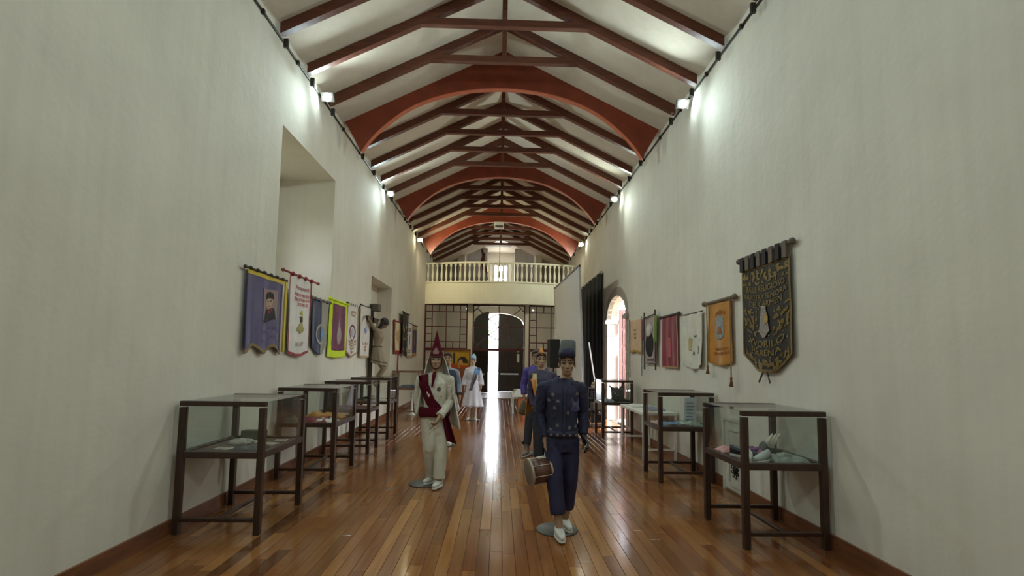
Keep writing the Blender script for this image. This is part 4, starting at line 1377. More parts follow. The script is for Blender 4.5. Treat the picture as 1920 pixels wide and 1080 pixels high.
# black and gold embroidered banner
b = Banner(1, 6.17, 5.13, 2.80, 1.56, 'black and gold embroidered banner with a silver robed figure', mat('black_gold_velvet', (42,34,26), 0.6, var=0.3, scale=20), fold=0.012, nf=1.5, seed=16, bottom=lambda u: 0.84+0.16*min(1, max(0, (0.5-abs(u-0.5))*3.2)))
lp = mat('taupe_loop', (96,80,66), 0.6)
b.rod(lp, 0.022, 0.06, 0.12)
for i in range(8):
    x = -0.47+0.134*i
    MB().box(x-0.038, x+0.038, -0.05, -0.004, -0.03, 0.145).build('loop', lp if i % 2 else blk, b.root)
gd = mat('gold_embroidery', (122,98,44), 0.35, metal=0.35, var=0.5, scale=60)
b.strip('gold_head', gd, 0, 1, 0.0, 0.035)
b.border(gd, 0.03, False, True)
b.patch('gold_flowers', gd, lambda u,v: noise.noise(Vector((u*20,v*24,7)))>0.02, 120, 0.03, 0.97, 0.05, 0.19)
b.patch('gold_leaves', gd, lambda u,v: noise.noise(Vector((u*20,v*24,9)))>0.05 and abs(u-0.5)>0.17, 120, 0.03, 0.97, 0.43, 0.68)
b.patch('gold_tail', gd, lambda u,v: noise.noise(Vector((u*20,v*22,2)))>0.0, 120, 0.06, 0.94, 0.885, 0.98)
lg = mat('dull_gold_lettering', (138,116,62), 0.45, metal=0.3)
b.text('BAILE RELIGIOSO', lg, 0.205, 0.10, 0.90, 0.055)
b.text('NUESTRA SEÑORA', lg, 0.275, 0.07, 0.93, 0.06)
b.text('DEL CARMEN', lg, 0.350, 0.16, 0.84, 0.055)
b.text('WORILO', lg, 0.715, 0.14, 0.86, 0.06)
b.text('PARENA', lg, 0.80, 0.2, 0.80, 0.055)
sv = mat('silver_embroidery', (150,140,132), 0.4, metal=0.3, var=0.3, scale=40)
b.patch('robed_figure', sv, lambda u,v: abs(u-0.5) < 0.05+0.28*(v-0.42) if v < 0.62 else abs(u-0.5) < 0.13-(v-0.62)*1.5, 60, 0.25, 0.75, 0.40, 0.69, 0.016)
b.patch('figure_child', M_GOLD, ellp(0.56,0.52,0.035,0.05), 40, 0.4, 0.7, 0.44, 0.6, 0.02)
rr = random.Random(5)
for i in range(46):
    u, v = rr.uniform(0.04,0.96), rr.choice((rr.uniform(0.06,0.2), rr.uniform(0.42,0.7), rr.uniform(0.775,0.79), rr.uniform(0.86,0.92)))
    p = b.P(u, v, 0.014)
    MB().ell(p, (0.006,0.005,0.006), 6, 4).build('sequin', mat('sequin', (236,226,190), 0.15, metal=0.6), b.root)
for s in (-1, 1):
    MB().bar((s*0.04-0.02,-0.02,-1.24),(s*0.12-0.02,-0.03,-1.36),0.008,0.022).build('tail_ribbon', M_ROD, b.root)

# ------------------------------------------------------------------ right: projection screen, dark backdrop, speaker, rack
def screen():
    a, c = Vector((2.20, 13.0, 0)), Vector((2.04, 17.4, 0))
    d = (c-a); L = d.length
    r = thing('projection_screen', 'large white projection screen with a black back on a steel frame', 'projection screen', (2.20, 13.0, 0), math.atan2(d.y, d.x))
    lean = Matrix.Rotation(math.radians(-2.2), 4, 'X')
    z0, z1 = 0.95, 4.08
    # local x runs away from the camera, +y faces the aisle
    MB().box(0.02, L-0.02, 0.0, 0.012, z0, z1).xf(lean).build('screen_surface', mat('screen_white', (214,212,208), 0.7, var=0.02), r)
    MB().box(0.02, L-0.02, -0.012, -0.001, z0, z1).xf(lean).build('black_backing', M_BLACK, r)
    for nm, q in (('side_tube', (0, 0, z0-0.06, 0, 0, z1+0.06)), ('side_tube', (L, 0, z0-0.06, L, 0, z1+0.06)), ('top_tube', (-0.05, 0, z1, L+0.05, 0, z1)), ('bottom_tube', (0, 0, z0, L, 0, z0))):
        MB().bar(q[:3], q[3:], 0.05, 0.05, (0,1,0)).xf(lean).build(nm, M_STEEL if nm != 'top_tube' else M_DARK, r)
    for x in (0.0, L):
        MB().bar((x,0.03,0.0),(x,0.04,z0), 0.04, 0.04, (0,1,0)).build('leg', M_STEEL, r)
        MB().bar((x,-0.10,2.1),(x-0.02,-0.42,0.02), 0.03, 0.03, (0,1,0)).build('brace', mat('white_tube', (208,206,200), 0.4), r)
        MB().bar((x,-0.45,0.02),(x,0.45,0.02), 0.05, 0.04).build('foot', M_STEEL, r)
screen()
r = thing('dark_surface', 'near-black rippled backdrop hung on the wall behind the projection screen', 'surface', (XR-0.05, 16.9, 0.02))
MB().grid(lambda u,v: (-0.03*math.sin(38*u)-0.02, 2.0-4.1*u, 4.22*v), 60, 4).build('rippled_sheet', mat('near_black', (30,31,33), 0.9, var=0.2), r, True, solid=0.006)  # rippled near-black sheet filling the wall area behind the screen
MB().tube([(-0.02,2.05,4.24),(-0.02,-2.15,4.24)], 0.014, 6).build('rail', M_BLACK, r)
def speaker(loc, label, h0, h1, w=0.32, d=0.34, rz=0.2):
    r = thing('loudspeaker', label, 'loudspeaker', loc, rz)
    bevelled(MB().box(-w/2,w/2,-d/2,d/2,h0,h1).build('cabinet', M_BLACK, r), 0.015)
    MB().box(-w/2+0.03,w/2-0.03,-d/2-0.012,-d/2,h0+0.04,h1-0.04).build('grille', mat('speaker_grille', (44,46,48), 0.7, bump=0.4, bscale=300), r)
    MB().lathe([(0.0,0),(0.02,0.0)],4)
    MB().tube([(0,0,0.3),(0,0,h0)], 0.02, 8).build('pole', M_BLACK, r)
    for k in range(3):
        a = 2*PI*k/3
        MB().bar((0,0,0.55),(0.42*math.cos(a),0.42*math.sin(a),0.012),0.022,0.012).build('leg', M_BLACK, r)
speaker((1.70,15.9,0), 'tall black loudspeaker on a tripod in front of the glazed lattice', 1.38, 2.27)
r = thing('equipment_rack', 'low black shelf rack of boxes under the projection screen', 'rack', (2.46, 12.75, 0))
for x in (-0.16, 0.16):
    for y in (-0.2, 0.2):
        MB().box(x-0.015,x+0.015,y-0.015,y+0.015,0,0.95).build('post', M_BLACK, r)
for z in (0.12, 0.40, 0.68, 0.93):
    MB().box(-0.18,0.18,-0.22,0.22,z,z+0.025).build('shelf', M_BLACK, r)
for k, (z, m_, lb) in enumerate(((0.145, D_LEATH, 'black box on the bottom shelf of the low rack'), (0.425, mat('taupe_box', (120,108,90), 0.7), 'taupe box on the middle shelf of the low rack'), (0.705, M_BLACK, 'black amplifier on the upper shelf of the low rack'))):
    q = thing('storage_box', lb, 'box', (2.46, 12.75, z))
    bevelled(MB().box(-0.13,0.13,-0.16,0.16,0,0.14).build('body', m_, q))
    MB().box(-0.135,0.135,-0.165,0.165,0.14,0.16).build('lid', m_, q)
for k in range(4):
    q = thing('book', 'book on the rack top, %s of the stack' % ['bottom','second from the bottom','second from the top','top'][k], 'book', (2.46+0.01*k, 12.75-0.01*k, 0.955+0.034*k), 0.08*k, 'books stacked on the rack')
    MB().box(-0.13,0.13,-0.09,0.09,0.003,0.027).build('pages', W_PAPER, q)
    cm = mat('book_cover_%s' % 'abcd'[k], [(150,92,60),(200,190,170),(130,110,90),(186,160,120)][k], 0.6)
    MB().box(-0.135,0.135,-0.095,0.095,0,0.003).box(-0.135,0.135,-0.095,0.095,0.027,0.03).box(-0.135,-0.131,-0.095,0.095,0.003,0.027).build('cover', cm, q)

# ---- far left: painting on a cabinet ; far right: white bench with boxes
r = thing('wooden_cabinet', 'low orange brown cabinet under the yellow painting', 'cabinet', (-1.55, 19.1, 0))
ob = mat('orange_wood', (150,84,44), 0.5, var=0.2, scale=5, stretch=(1,4,4))
bevelled(MB().box(-0.52,0.48,-0.2,0.2,0.0,1.20).build('body', ob, r))
for x in (-0.26, 0.22):
    q = bevelled(MB().box(x-0.22,x+0.22,-0.22,-0.2,0.1,1.08).build('door', ob, r))
    MB().ell((0.16 if x < 0 else -0.16,-0.02,0.0),(0.02,0.02,0.02),8,6).build('knob', M_DARK, q, True, (x,-0.21,0.6))
r = thing('town_painting', 'yellow framed painting of dark towers and orange houses', 'painting', (-1.55, 19.05, 1.20))
MB().box(-0.46,0.44,-0.03,0.01,0.02,0.72).build('canvas', mat('yellow_ground', (206,164,44), 0.7), r)
fr_m = mat('brown_frame', (128,82,56), 0.5)
MB().box(-0.50,0.48,-0.05,0.03,0.70,0.76).box(-0.50,-0.45,-0.05,0.03,0,0.70).box(0.43,0.48,-0.05,0.03,0,0.70).box(-0.45,0.43,-0.05,0.03,0,0.05).build('frame', fr_m, r)
dkp = mat('painted_charcoal', (60,50,44), 0.7)
MB().box(-0.40,-0.30,-0.038,-0.03,0.15,0.52).prism([(-0.42,0.52),(-0.28,0.52),(-0.35,0.6)],'y',-0.038,-0.03).build('painted_tower', dkp, r)
MB().box(-0.16,-0.10,-0.038,-0.03,0.15,0.56).prism([(-0.18,0.56),(-0.08,0.56),(-0.13,0.64)],'y',-0.038,-0.03).build('painted_tower', dkp, r)
MB().prism([(0.19+0.2*math.cos(PI*i/12), 0.25+0.24*math.sin(PI*i/12)) for i in range(13)],'y',-0.038,-0.03).build('painted_hill', dkp, r)
MB().prism([(0.12+0.09*math.cos(PI*i/10), 0.2+0.18*math.sin(PI*i/10)) for i in range(11)],'y',-0.042,-0.038).build('painted_arch', mat('painted_peach', (220,168,110), 0.7), r)
MB().box(-0.22,0.0,-0.045,-0.03,0.05,0.22).box(0.1,0.42,-0.045,-0.03,0.05,0.16).build('painted_house', mat('painted_orange', (196,84,40), 0.7), r)
r = thing('white_bench', 'low white metal bench near the entrance', 'bench', (0.66, 16.5, 0))
MB().box(-0.24,0.24,-1.0,1.0,0.50,0.54).build('seat', M_WHITE, r)
for x in (-0.22,0.22):
    for y in (-0.97,0.97):
        MB().box(x-0.018,x+0.018,y-0.018,y+0.018,0,0.5).build('leg', M_WHITE, r)
q = thing('orange_box', 'orange wooden box standing under the white bench', 'box', (0.74, 15.9, 0))
bevelled(MB().box(-0.13,0.13,-0.2,0.2,0,0.42).build('body', mat('bright_orange_wood', (200,112,62), 0.5), q))
MB().box(-0.135,0.135,-0.205,0.205,0.42,0.44).build('lid', mat('bright_orange_wood', (200,112,62), 0.5), q)
for k in range(3):
    q = thing('paper_bundle', 'white paper bundle on the bench, %s of three' % ['lowest','middle one','topmost'][k], 'paper', (0.60+0.02*k, 16.0+0.03*k, 0.54+0.052*k), 0.1*k, 'paper bundles on the white bench')
    MB().box(-0.13,0.13,-0.17,0.17,0,0.05).build('sheets', mat('white_paper', (226,226,224), 0.8), q)
    MB().box(-0.132,0.132,-0.02,0.02,0,0.0515).build('paper_band', M_STEEL, q)
# ------------------------------------------------------------------ mannequins
M_SKIN = mat('mannequin_tan', (168,136,108), 0.55, var=0.06)
M_SKIN_D = mat('mannequin_brown', (156,122,92), 0.55, var=0.08)
M_HAIR = mat('brown_hair', (70,48,34), 0.6, var=0.3, scale=60, stretch=(4,4,0.5))
M_EYE = mat('eye_and_socket_shade', (46,36,32), 0.4)
M_BROW = mat('painted_brow', (62,44,34), 0.7)
M_LIP = mat('painted_lip', (150,96,84), 0.5)
M_PLATE = mat('smoked_glass_plate', (70,66,54), 0.5, var=0.1)

def head_shapes(mb, c, yaw=0.0, s=1.0):
    """c = eye-level centre; face towards -y"""
    h = MB()
    h.ell((0,0.018,0.036),(0.074,0.094,0.083),24,16)
    h.ell((0,-0.022,-0.028),(0.060,0.062,0.085),24,16)
    h.ell((0,-0.034,-0.080),(0.046,0.046,0.034),18,12)
    h.ell((0,-0.066,-0.098),(0.022,0.018,0.016))
    h.capsules([((0,-0.080,0.008),0.009),((0,-0.095,-0.020),0.010),((0,-0.104,-0.034),0.012)],8)
    for q in (-1,1):
        h.ell((q*0.012,-0.091,-0.038),(0.009,0.010,0.008),8,6)
        h.ell((q*0.042,-0.058,-0.024),(0.020,0.018,0.020),10,8)
        h.capsules([((q*0.008,-0.080,0.020),0.011),((q*0.034,-0.074,0.024),0.011),((q*0.054,-0.052,0.016),0.010)],8)
        h.ell((q*0.076,0.012,-0.012),(0.010,0.020,0.033),10,8)
    h.capsules([((-0.022,-0.080,-0.063),0.006),((0,-0.088,-0.061),0.008),((0.022,-0.080,-0.063),0.006)],8)
    h.capsules([((-0.018,-0.079,-0.075),0.006),((0,-0.085,-0.075),0.009),((0.018,-0.079,-0.075),0.006)],8)
    M = Matrix.Translation(Vector(c)) @ Matrix.Rotation(yaw,4,'Z') @ Matrix.Scale(s,4)
    h.xf(M)
    mb.add(h.v, h.f)
    return M

def face_parts(r, M, hair=True, beardless=True, lips=True):
    for q in (-1,1):
        MB().ell((q*0.031,-0.071,0.001),(0.018,0.011,0.0095),10,8).xf(M).build('eye', M_EYE, r, True)  # oversized dark eye also paints the shadow in its socket
        MB().capsules([((q*0.012,-0.090,0.027),0.004),((q*0.034,-0.084,0.032),0.005),((q*0.054,-0.063,0.024),0.003)],6).xf(M).build('eyebrow', M_BROW, r, True)
    if lips:
        MB().capsules([((-0.021,-0.0835,-0.066),0.0045),((0,-0.0945,-0.066),0.0065),((0.021,-0.0835,-0.066),0.0045)],8).capsules([((-0.016,-0.082,-0.077),0.004),((0,-0.0915,-0.078),0.006),((0.016,-0.082,-0.077),0.004)],8).xf(M).build('lips', M_LIP, r, True)
    if hair:
        h = MB()
        h.ell((0,0.024,0.046),(0.081,0.097,0.084),20,14)
        h.capsules([((-0.06,-0.045,0.075),0.02),((-0.02,-0.072,0.090),0.024),((0.03,-0.070,0.088),0.022),((0.06,-0.04,0.075),0.02)],8)
        h.ell((0,0.065,-0.02),(0.06,0.045,0.06))
        for q in (-1,1):
            h.capsules([((q*0.070,-0.01,0.04),0.012),((q*0.074,0.0,-0.005),0.007)],6)
        h.xf(M)
        me = remeshed(h, 0.007, 2, 'hair')
        wrinkle(me, 0.006, 60, (1,1,0.3), 3)
        link('hair', me, M_HAIR, r)

def hand_shapes(mb, wrist, d, n, side, curl=0.5, s=1.0):
    """wrist point, d = direction of the fingers, n = palm normal, side = +1/-1 which way the thumb lies along d x n"""
    w = Vector(wrist); d = Vector(d).normalized(); n = (Vector(n)-d*Vector(n).dot(d)).normalized()
    t = d.cross(n)*side
    mb.capsules([(w-d*0.02*s,0.026*s),(w+d*0.03*s,0.026*s)],10)
    for k in range(4):
        a = w + t*(0.030-0.020*k)*s
        mb.capsules([(w+t*(0.012-0.008*k)*s,0.016*s),(a+d*0.085*s,0.0125*s)],8)
        L = [0.075,0.085,0.078,0.060][k]*s
        p = a+d*0.085*s
        ch = [(p,0.0105*s)]
        ang = 0.0
        for j in range(3):
            ang += curl*(0.55,0.9,0.7)[j]
            p = p + (d*math.cos(ang)+n*math.sin(ang))*L*(0.45,0.32,0.25)[j]
            ch.append((p,(0.0098,0.009,0.0078)[j]*s))
        mb.capsules(ch,8)
    p = w+d*0.025*s+t*0.022*s
    mb.capsules([(p,0.014*s),(p+(d*0.5+t*0.8+n*0.3).normalized()*0.04*s,0.012*s),(p+(d*0.9+t*0.75+n*0.55).normalized()*0.075*s,0.0095*s)],8)

def mannequin(name, label, loc, rz, J, skin, voxel=0.006, female=False, group='costumed mannequins in the hall', plate=True, hand_curl=(0.5,0.5), yaw=0.0, hand_n=None):
    """J: joints in local space, face towards -y; 'l' = viewer's left"""
    r = thing(name, label, 'mannequin', loc, rz, group)
    b = MB()
    hc = J['head']
    M = head_shapes(b, hc, yaw, J.get('hs', 1.0))
    sh = J['sh_z']
    cx = J.get('cx', 0.0)
    b.capsules([((hc[0],hc[1]+0.018,hc[2]-0.06),0.052),((hc[0],hc[1]+0.028,hc[2]-0.13),0.050),((cx,0.02,sh-0.02),0.066)],14)
    sw = J['sw']
    hz = J['hip_z']
    b.oval([(hz-0.10,cx,0.0,0.12,0.08),(hz-0.02,cx,0.005,0.155,0.105),(hz+0.08,cx,0.0,0.145,0.10),(hz+0.20,cx,-0.005,0.118,0.085),(hz+0.33,cx,-0.01,0.135,0.098),(sh-0.10,cx,0.0,0.145,0.098),(sh-0.03,cx,0.01,0.105,0.062),(sh+0.03,cx,0.018,0.062,0.052)],22)
    for q in ('l','r'):
        S0, E, W = J['sh'+q], J['el'+q], J['wr'+q]
        b.capsules([((cx+(S0[0]-cx)*0.55,S0[1],S0[2]+0.004),0.046),(S0,0.044),(Vector(S0).lerp(Vector(E),0.5),0.045),(E,0.037),(Vector(E).lerp(Vector(W),0.4),0.036),(W,0.025)],14)
        d = Vector(J['hd'+q]) if 'hd'+q in J else (Vector(W)-Vector(E))
        nn = (hand_n or {}).get(q, (1 if q == 'l' else -1, 0, 0))
        hand_shapes(b, W, d, nn, -1 if q == 'l' else 1, hand_curl[0 if q == 'l' else 1])
        H0, K, A = J['hip'+q], J['kn'+q], J['an'+q]
        b.capsules([(H0,0.085),(Vector(H0).lerp(Vector(K),0.5),0.068),(K,0.052),(Vector(K).lerp(Vector(A),0.35),0.053),(A,0.034)],14)
        fa = J.get('ft'+q, 0.0)
        fd = Vector((math.sin(fa), -math.cos(fa), 0))
        a = Vector(A)
        z0 = a.z-0.075
        b.capsules([((a.x-fd.x*0.03, a.y-fd.y*0.03, z0+0.035),0.033),((a.x+fd.x*0.07, a.y+fd.y*0.07, z0+0.03),0.034),((a.x+fd.x*0.13, a.y+fd.y*0.13, z0+0.024),0.026)],10)
    me = remeshed(b, voxel, 3, 'body')
    link('body', me, skin, r)
    if plate:
        px, py = J.get('plate', (0.0, 0.0))
        MB().lathe([(0.001,0.0),(0.20,0.0),(0.205,0.006),(0.20,0.012),(0.001,0.012)],40,(px,py,0)).build('base_plate', M_PLATE, r, True)
        MB().tube([(px,py,0.01),(px,py,0.14)],0.008,8).build('support_rod', M_STEEL, r)
    return r, M

def garment(r, name, shapes, m, voxel=0.009, amp=0.006, scale=14, seed=1.0, smooth=3, stretch=(1,1,0.45)):
    me = remeshed(shapes, voxel, smooth, name)
    if amp:
        wrinkle(me, amp, scale, stretch, seed)
    return link(name, me, m, r)

def top_shapes(J, extra=0.022, hem=None, sleeve=(0.075,0.064,0.054), bulge=0.0, hem_w=0.175):
    b = MB()
    cx = J.get('cx', 0.0)
    sh, hz = J['sh_z'], J['hip_z']
    hem = hz-0.02 if hem is None else hem
    e = extra
    b.oval([(hem,cx,0.0,hem_w,0.125),(hem+0.04,cx,0.0,hem_w+0.006+bulge,0.128+bulge),(max(hem+0.08, hz+0.18),cx,-0.005,0.122+e+bulge,0.095+e+bulge),(hz+0.33,cx,-0.01,0.135+e,0.105+e),(sh-0.10,cx,0.0,0.150+e,0.103+e),(sh-0.03,cx,0.01,0.125+e,0.075+e),(sh+0.04,cx,0.015,0.075,0.062)],24,2.1)
    for q in ('l','r'):
        S0 = Vector(J['sh'+q])
        b.capsules([((cx+(S0.x-cx)*0.40,S0.y,S0.z+0.028),sleeve[0]*0.85),(S0-Vector((0,0,0.005)),sleeve[0]*0.90)],14)
    return b
def sleeves(r, J, m, rad, cuff=0.93, voxel=0.009, amp=0.007, seed=3.0):
    for k, q in enumerate(('l','r')):
        S0, E, W = Vector(J['sh'+q]), Vector(J['el'+q]), Vector(J['wr'+q])
        b = MB().capsules([(S0-Vector((0,0,0.005)),rad[0]*0.95),(S0.lerp(E,0.45),(rad[0]+rad[1])/2),(E,rad[1]),(E.lerp(W,0.5),(rad[1]+rad[2])/2)],14)
        b.tube([E, E.lerp(W,0.5), E.lerp(W,cuff)],[rad[1]*0.9,(rad[1]+rad[2])/2,rad[2]],14)
        garment(r, 'sleeve', b, m, voxel, amp, 16, seed+k, stretch=(1,1,0.7))
def collar_mb(J, m, r, open_=0.03, z=0.03):
    """two shirt-collar flaps"""
    cx, sh = J.get('cx',0.0), J['sh_z']
    hx, hy = J['head'][0], J['head'][1]
    for q in (-1,1):
        n = 8
        top, bot = [], []
        for i in range(n+1):
            a = PI*0.5*(-1)+ (PI*0.98)*i/n
            rr = 0.066
            x = q*(rr*math.cos(a)); y = 0.018+rr*0.95*math.sin(a)
            zz = sh+0.06-0.03*max(0,-math.sin(a))
            top.append((hx*0.5+cx*0.5+x, y, zz))
            k = 1.45
            ex = 0.03*max(0,-math.sin(a))**2
            bot.append((hx*0.5+cx*0.5+x*k+q*ex, 0.018+(y-0.018)*k, zz-0.045-0.05*max(0,-math.sin(a))**3))
        MB().add(top+bot, [(i,i+1,n+2+i,n+1+i) for i in range(n)]).build('collar', m, r, True, solid=0.008)
def trouser_shapes(J, rad=(0.115,0.088,0.075), hem=0.2, waist=None):
    b = MB()
    cx = J.get('cx',0.0)
    hz = J['hip_z']
    w = waist or hz+0.10
    b.oval([(hz-0.12,cx,0.0,0.135,0.10),(hz-0.03,cx,0.005,0.163,0.122),(hz+0.06,cx,0.0,0.155,0.116),(w,cx,0.0,0.140,0.106)],22)
    for q in ('l','r'):
        H0, K, A = Vector(J['hip'+q]), Vector(J['kn'+q]), Vector(J['an'+q])
        t = max(0.0, min(1.0, (K.z-hem)/max(K.z-A.z,1e-3)))
        E = K.lerp(A, t)
        rings = []
        P = [H0+Vector((0,0,0.02)), H0.lerp(K,0.33), H0.lerp(K,0.66), K, K.lerp(E,0.33), K.lerp(E,0.66), E]
        R = [rad[0], rad[0]*0.94, (rad[0]+rad[1])/2*0.98, rad[1], rad[1]*0.97, (rad[1]+rad[2])/2, rad[2]]
        b.tube(P, R, 16)
    return b
def bvh_of(o):
    me = o.data
    return BVHTree.FromPolygons([v.co.copy() for v in me.vertices], [tuple(p.vertices) for p in me.polygons])
def front(bv, x, z, y0=-0.6, d=(0,1,0)):
    hit = bv.ray_cast(Vector((x,y0,z)), Vector(d))
    return (hit[0], hit[1]) if hit[0] is not None else (Vector((x,-0.1,z)), Vector((0,-1,0)))
def decal(r, bv, name, pts, m, eps=0.004, mid=True, t=0.003):
    """flat shape pressed on to the front of a garment, pts = [(x,z)]"""
    vs = []
    for x, z in pts:
        p, n = front(bv, x, z)
        vs.append(p+Vector((0,-eps,0)))
    c = sum((v for v in vs), Vector())/len(vs)
    cx = sum(p[0] for p in pts)/len(pts); cz = sum(p[1] for p in pts)/len(pts)
    p, n = front(bv, cx, cz)
    vs.append(Vector((cx, min(p.y-eps, c.y), cz)))
    k = len(pts)
    MB().add(vs, [(i,(i+1)%k,k) for i in range(k)]).build(name, m, r, solid=t)
def star(cx, cz, R, k=5, f=0.42, a0=PI/2):
    return [(cx+(R if i%2==0 else R*f)*math.cos(a0+PI*i/k), cz+(R if i%2==0 else R*f)*math.sin(a0+PI*i/k)) for i in range(2*k)]
def ribbon(r, bv, name, path, w, m, eps=0.006, n=24):
    """band laid over the front of a garment along path [(x,z)...]"""
    P = [Vector((a,0,b)) for a,b in path]
    pts = []
    for i in range(n+1):
        f = i/n*(len(P)-1)
        k = min(int(f), len(P)-2)
        pts.append(P[k].lerp(P[k+1], f-k))
    L = []
    for i, p in enumerate(pts):
        d = (pts[min(i+1,n)]-pts[max(i-1,0)]).normalized()
        s = Vector((-d.z,0,d.x))
        row = []
        for j in range(7):
            q = p+s*w*(j/6-0.5)
            h, nn = front(bv, q.x, q.z)
            row.append(Vector((q.x, h.y-eps, q.z)))
        L.append(row)
    ys = [[L[i][j].y for j in range(7)] for i in range(n+1)]
    for i in range(n+1):
        for j in range(7):
            y0 = min(ys[max(0,min(n,i+a))][max(0,min(6,j+b2))] for a in (-1,0,1) for b2 in (-1,0,1))
            L[i][j].y = y0
    MB().add([v for row in L for v in row], [(i*7+j,i*7+j+1,(i+1)*7+j+1,(i+1)*7+j) for i in range(n) for j in range(6)]).build(name, m, r, True, solid=0.006)
def footwear(r, ankle, fa, m, s=1.0, name='shoe'):
    a = Vector(ankle)
    e = bpy.data.objects.new(name, None)
    COL.objects.link(e)
    # one joined upper (part) with its sole and laces as sub-parts
    COL.objects.unlink(e)
    bpy.data.objects.remove(e)
    M = Matrix.Translation((a.x, a.y, a.z-0.085)) @ Matrix.Rotation(fa,4,'Z')
    tmp = thing('tmp', 'tmp', 'tmp')
    shoe_parts(tmp, m, s, M)
    kids = list(tmp.children)
    up = [k for k in kids if k.name.startswith('upper')][0]
    up.name = name
    up.parent = r
    for k in kids:
        if k is not up:
            k.parent = up
    bpy.data.objects.remove(tmp)
    return up

# ============ 1: navy uniform with a drum
navy = mat('navy_uniform', (32,29,54), 0.75, var=0.14, scale=10, bump=0.15, bscale=120)
navy2 = mat('navy_trousers', (34,31,62), 0.7, var=0.1, scale=10, bump=0.1, bscale=120)
pale = mat('pale_embroidery', (104,94,96), 0.6, var=0.2)
J1 = dict(head=(0.045,-0.02,1.628), sh_z=1.445, sw=0.2, hip_z=0.90, cx=0.0,
          shl=(-0.185,0.01,1.395), ell=(-0.215,0.05,1.13), wrl=(-0.165,-0.02,0.90), hdl=(0.0,-0.1,-1.0),
          shr=(0.185,0.01,1.395), elr=(0.215,0.05,1.14), wrr=(0.205,-0.03,0.93), hdr=(0.25,-0.5,-0.6),
          hipl=(-0.08,0.0,0.88), knl=(-0.075,-0.08,0.50), anl=(-0.035,-0.13,0.10), ftl=0.05,
          hipr=(0.085,0.01,0.88), knr=(0.085,0.03,0.50), anr=(0.055,0.14,0.10), ftr=0.15, plate=(-0.03,0.10))
r, M = mannequin('mannequin', 'mannequin in a navy star-embroidered uniform and folded navy cap', (0.625,5.02,0), 0, J1, M_SKIN_D, 0.0055, hand_curl=(0.9,0.6), yaw=-0.12)
face_parts(r, M)
jk = garment(r, 'jacket', top_shapes(J1, 0.018, 0.93, (0.064,0.056,0.046), bulge=0.010, hem_w=0.142), navy, 0.007, 0.008, 13, 1.0)
sleeves(r, J1, navy, (0.064,0.058,0.047), 0.93, 0.007)
garment(r, 'trousers', trouser_shapes(J1, (0.094,0.078,0.072), 0.215), navy2, 0.009, 0.006, 9, 2.0, stretch=(1,1,0.25))
collar_mb(J1, navy, r)
bv = bvh_of(jk)
for x, z, q in ((-0.10,1.33,0.026),(0.135,1.34,0.024),(-0.055,1.27,0.022),(-0.135,1.275,0.022),(-0.085,1.205,0.024),(0.04,1.16,0.02),(-0.06,1.04,0.022),(0.055,1.02,0.022),(0.12,1.03,0.02),(-0.12,1.00,0.02)):
    decal(r, bv, 'star_patch', star(x, z, q, 8, 0.45), pale)
decal(r, bv, 'chest_pocket', [(0.07,1.30),(0.155,1.30),(0.155,1.185),(0.112,1.165),(0.07,1.185)], mat('pocket_navy', (66,58,92), 0.75), 0.004)
decal(r, bv, 'pocket_emblem', [(0.112+0.022*math.cos(2*PI*i/12), 1.24+0.026*math.sin(2*PI*i/12)) for i in range(12)], pale, 0.009)
ribbon(r, bv, 'button_placket', [(0.01,1.41),(0.005,0.95)], 0.03, navy, 0.004)
MB().oval([(0.925,0,0,0.152,0.135),(0.985,0,0,0.157,0.139)],24).build('waistband', mat('waistband_navy', (36,32,54), 0.7), r, True)
for i in range(5):
    MB().add([(v[0],-0.152 if abs(v[0])<0.08 else -0.138,v[1]) for v in star(-0.12+0.06*i,0.955,0.018,8,0.45)],[tuple(range(16))]).build('star_patch', pale, r, solid=0.003)
footwear(r, J1['anl'], 0.05, mat('white_leather', (206,198,186), 0.5), 1.0)
footwear(r, J1['anr'], 0.15, mat('white_leather', (206,198,186), 0.5), 1.0)
# folded cap
cp = MB().oval([(0.064,0,0.012,0.082,0.102),(0.10,0,0.012,0.084,0.100),(0.18,0.006,0.015,0.078,0.088),(0.222,0.008,0.02,0.074,0.070),(0.236,0.008,0.02,0.052,0.050)],24,3.0)
cp.xf(M)
cp.build('cap', mat('cap_grey', (86,86,84), 0.75), r, True)
fl_ = MB().add([(-0.088,-0.055,0.062),(-0.05,-0.098,0.066),(0.03,-0.102,0.070),(0.078,-0.06,0.072),(-0.080,-0.05,0.120),(-0.045,-0.090,0.140),(0.02,-0.094,0.150),(0.05,-0.066,0.150)],[(0,1,5,4),(1,2,6,5),(2,3,7,6)])
fl_.xf(M)
fl_.build('cap_flap', mat('cap_navy', (34,30,58), 0.7), r, True, solid=0.012)
# glove on the free hand
gl = MB()
hand_shapes(gl, J1['wrr'], J1['hdr'], (-1,0,0), 1, 0.6, 1.12)
garment(r, 'glove', gl, D_LEATH, 0.006, 0)

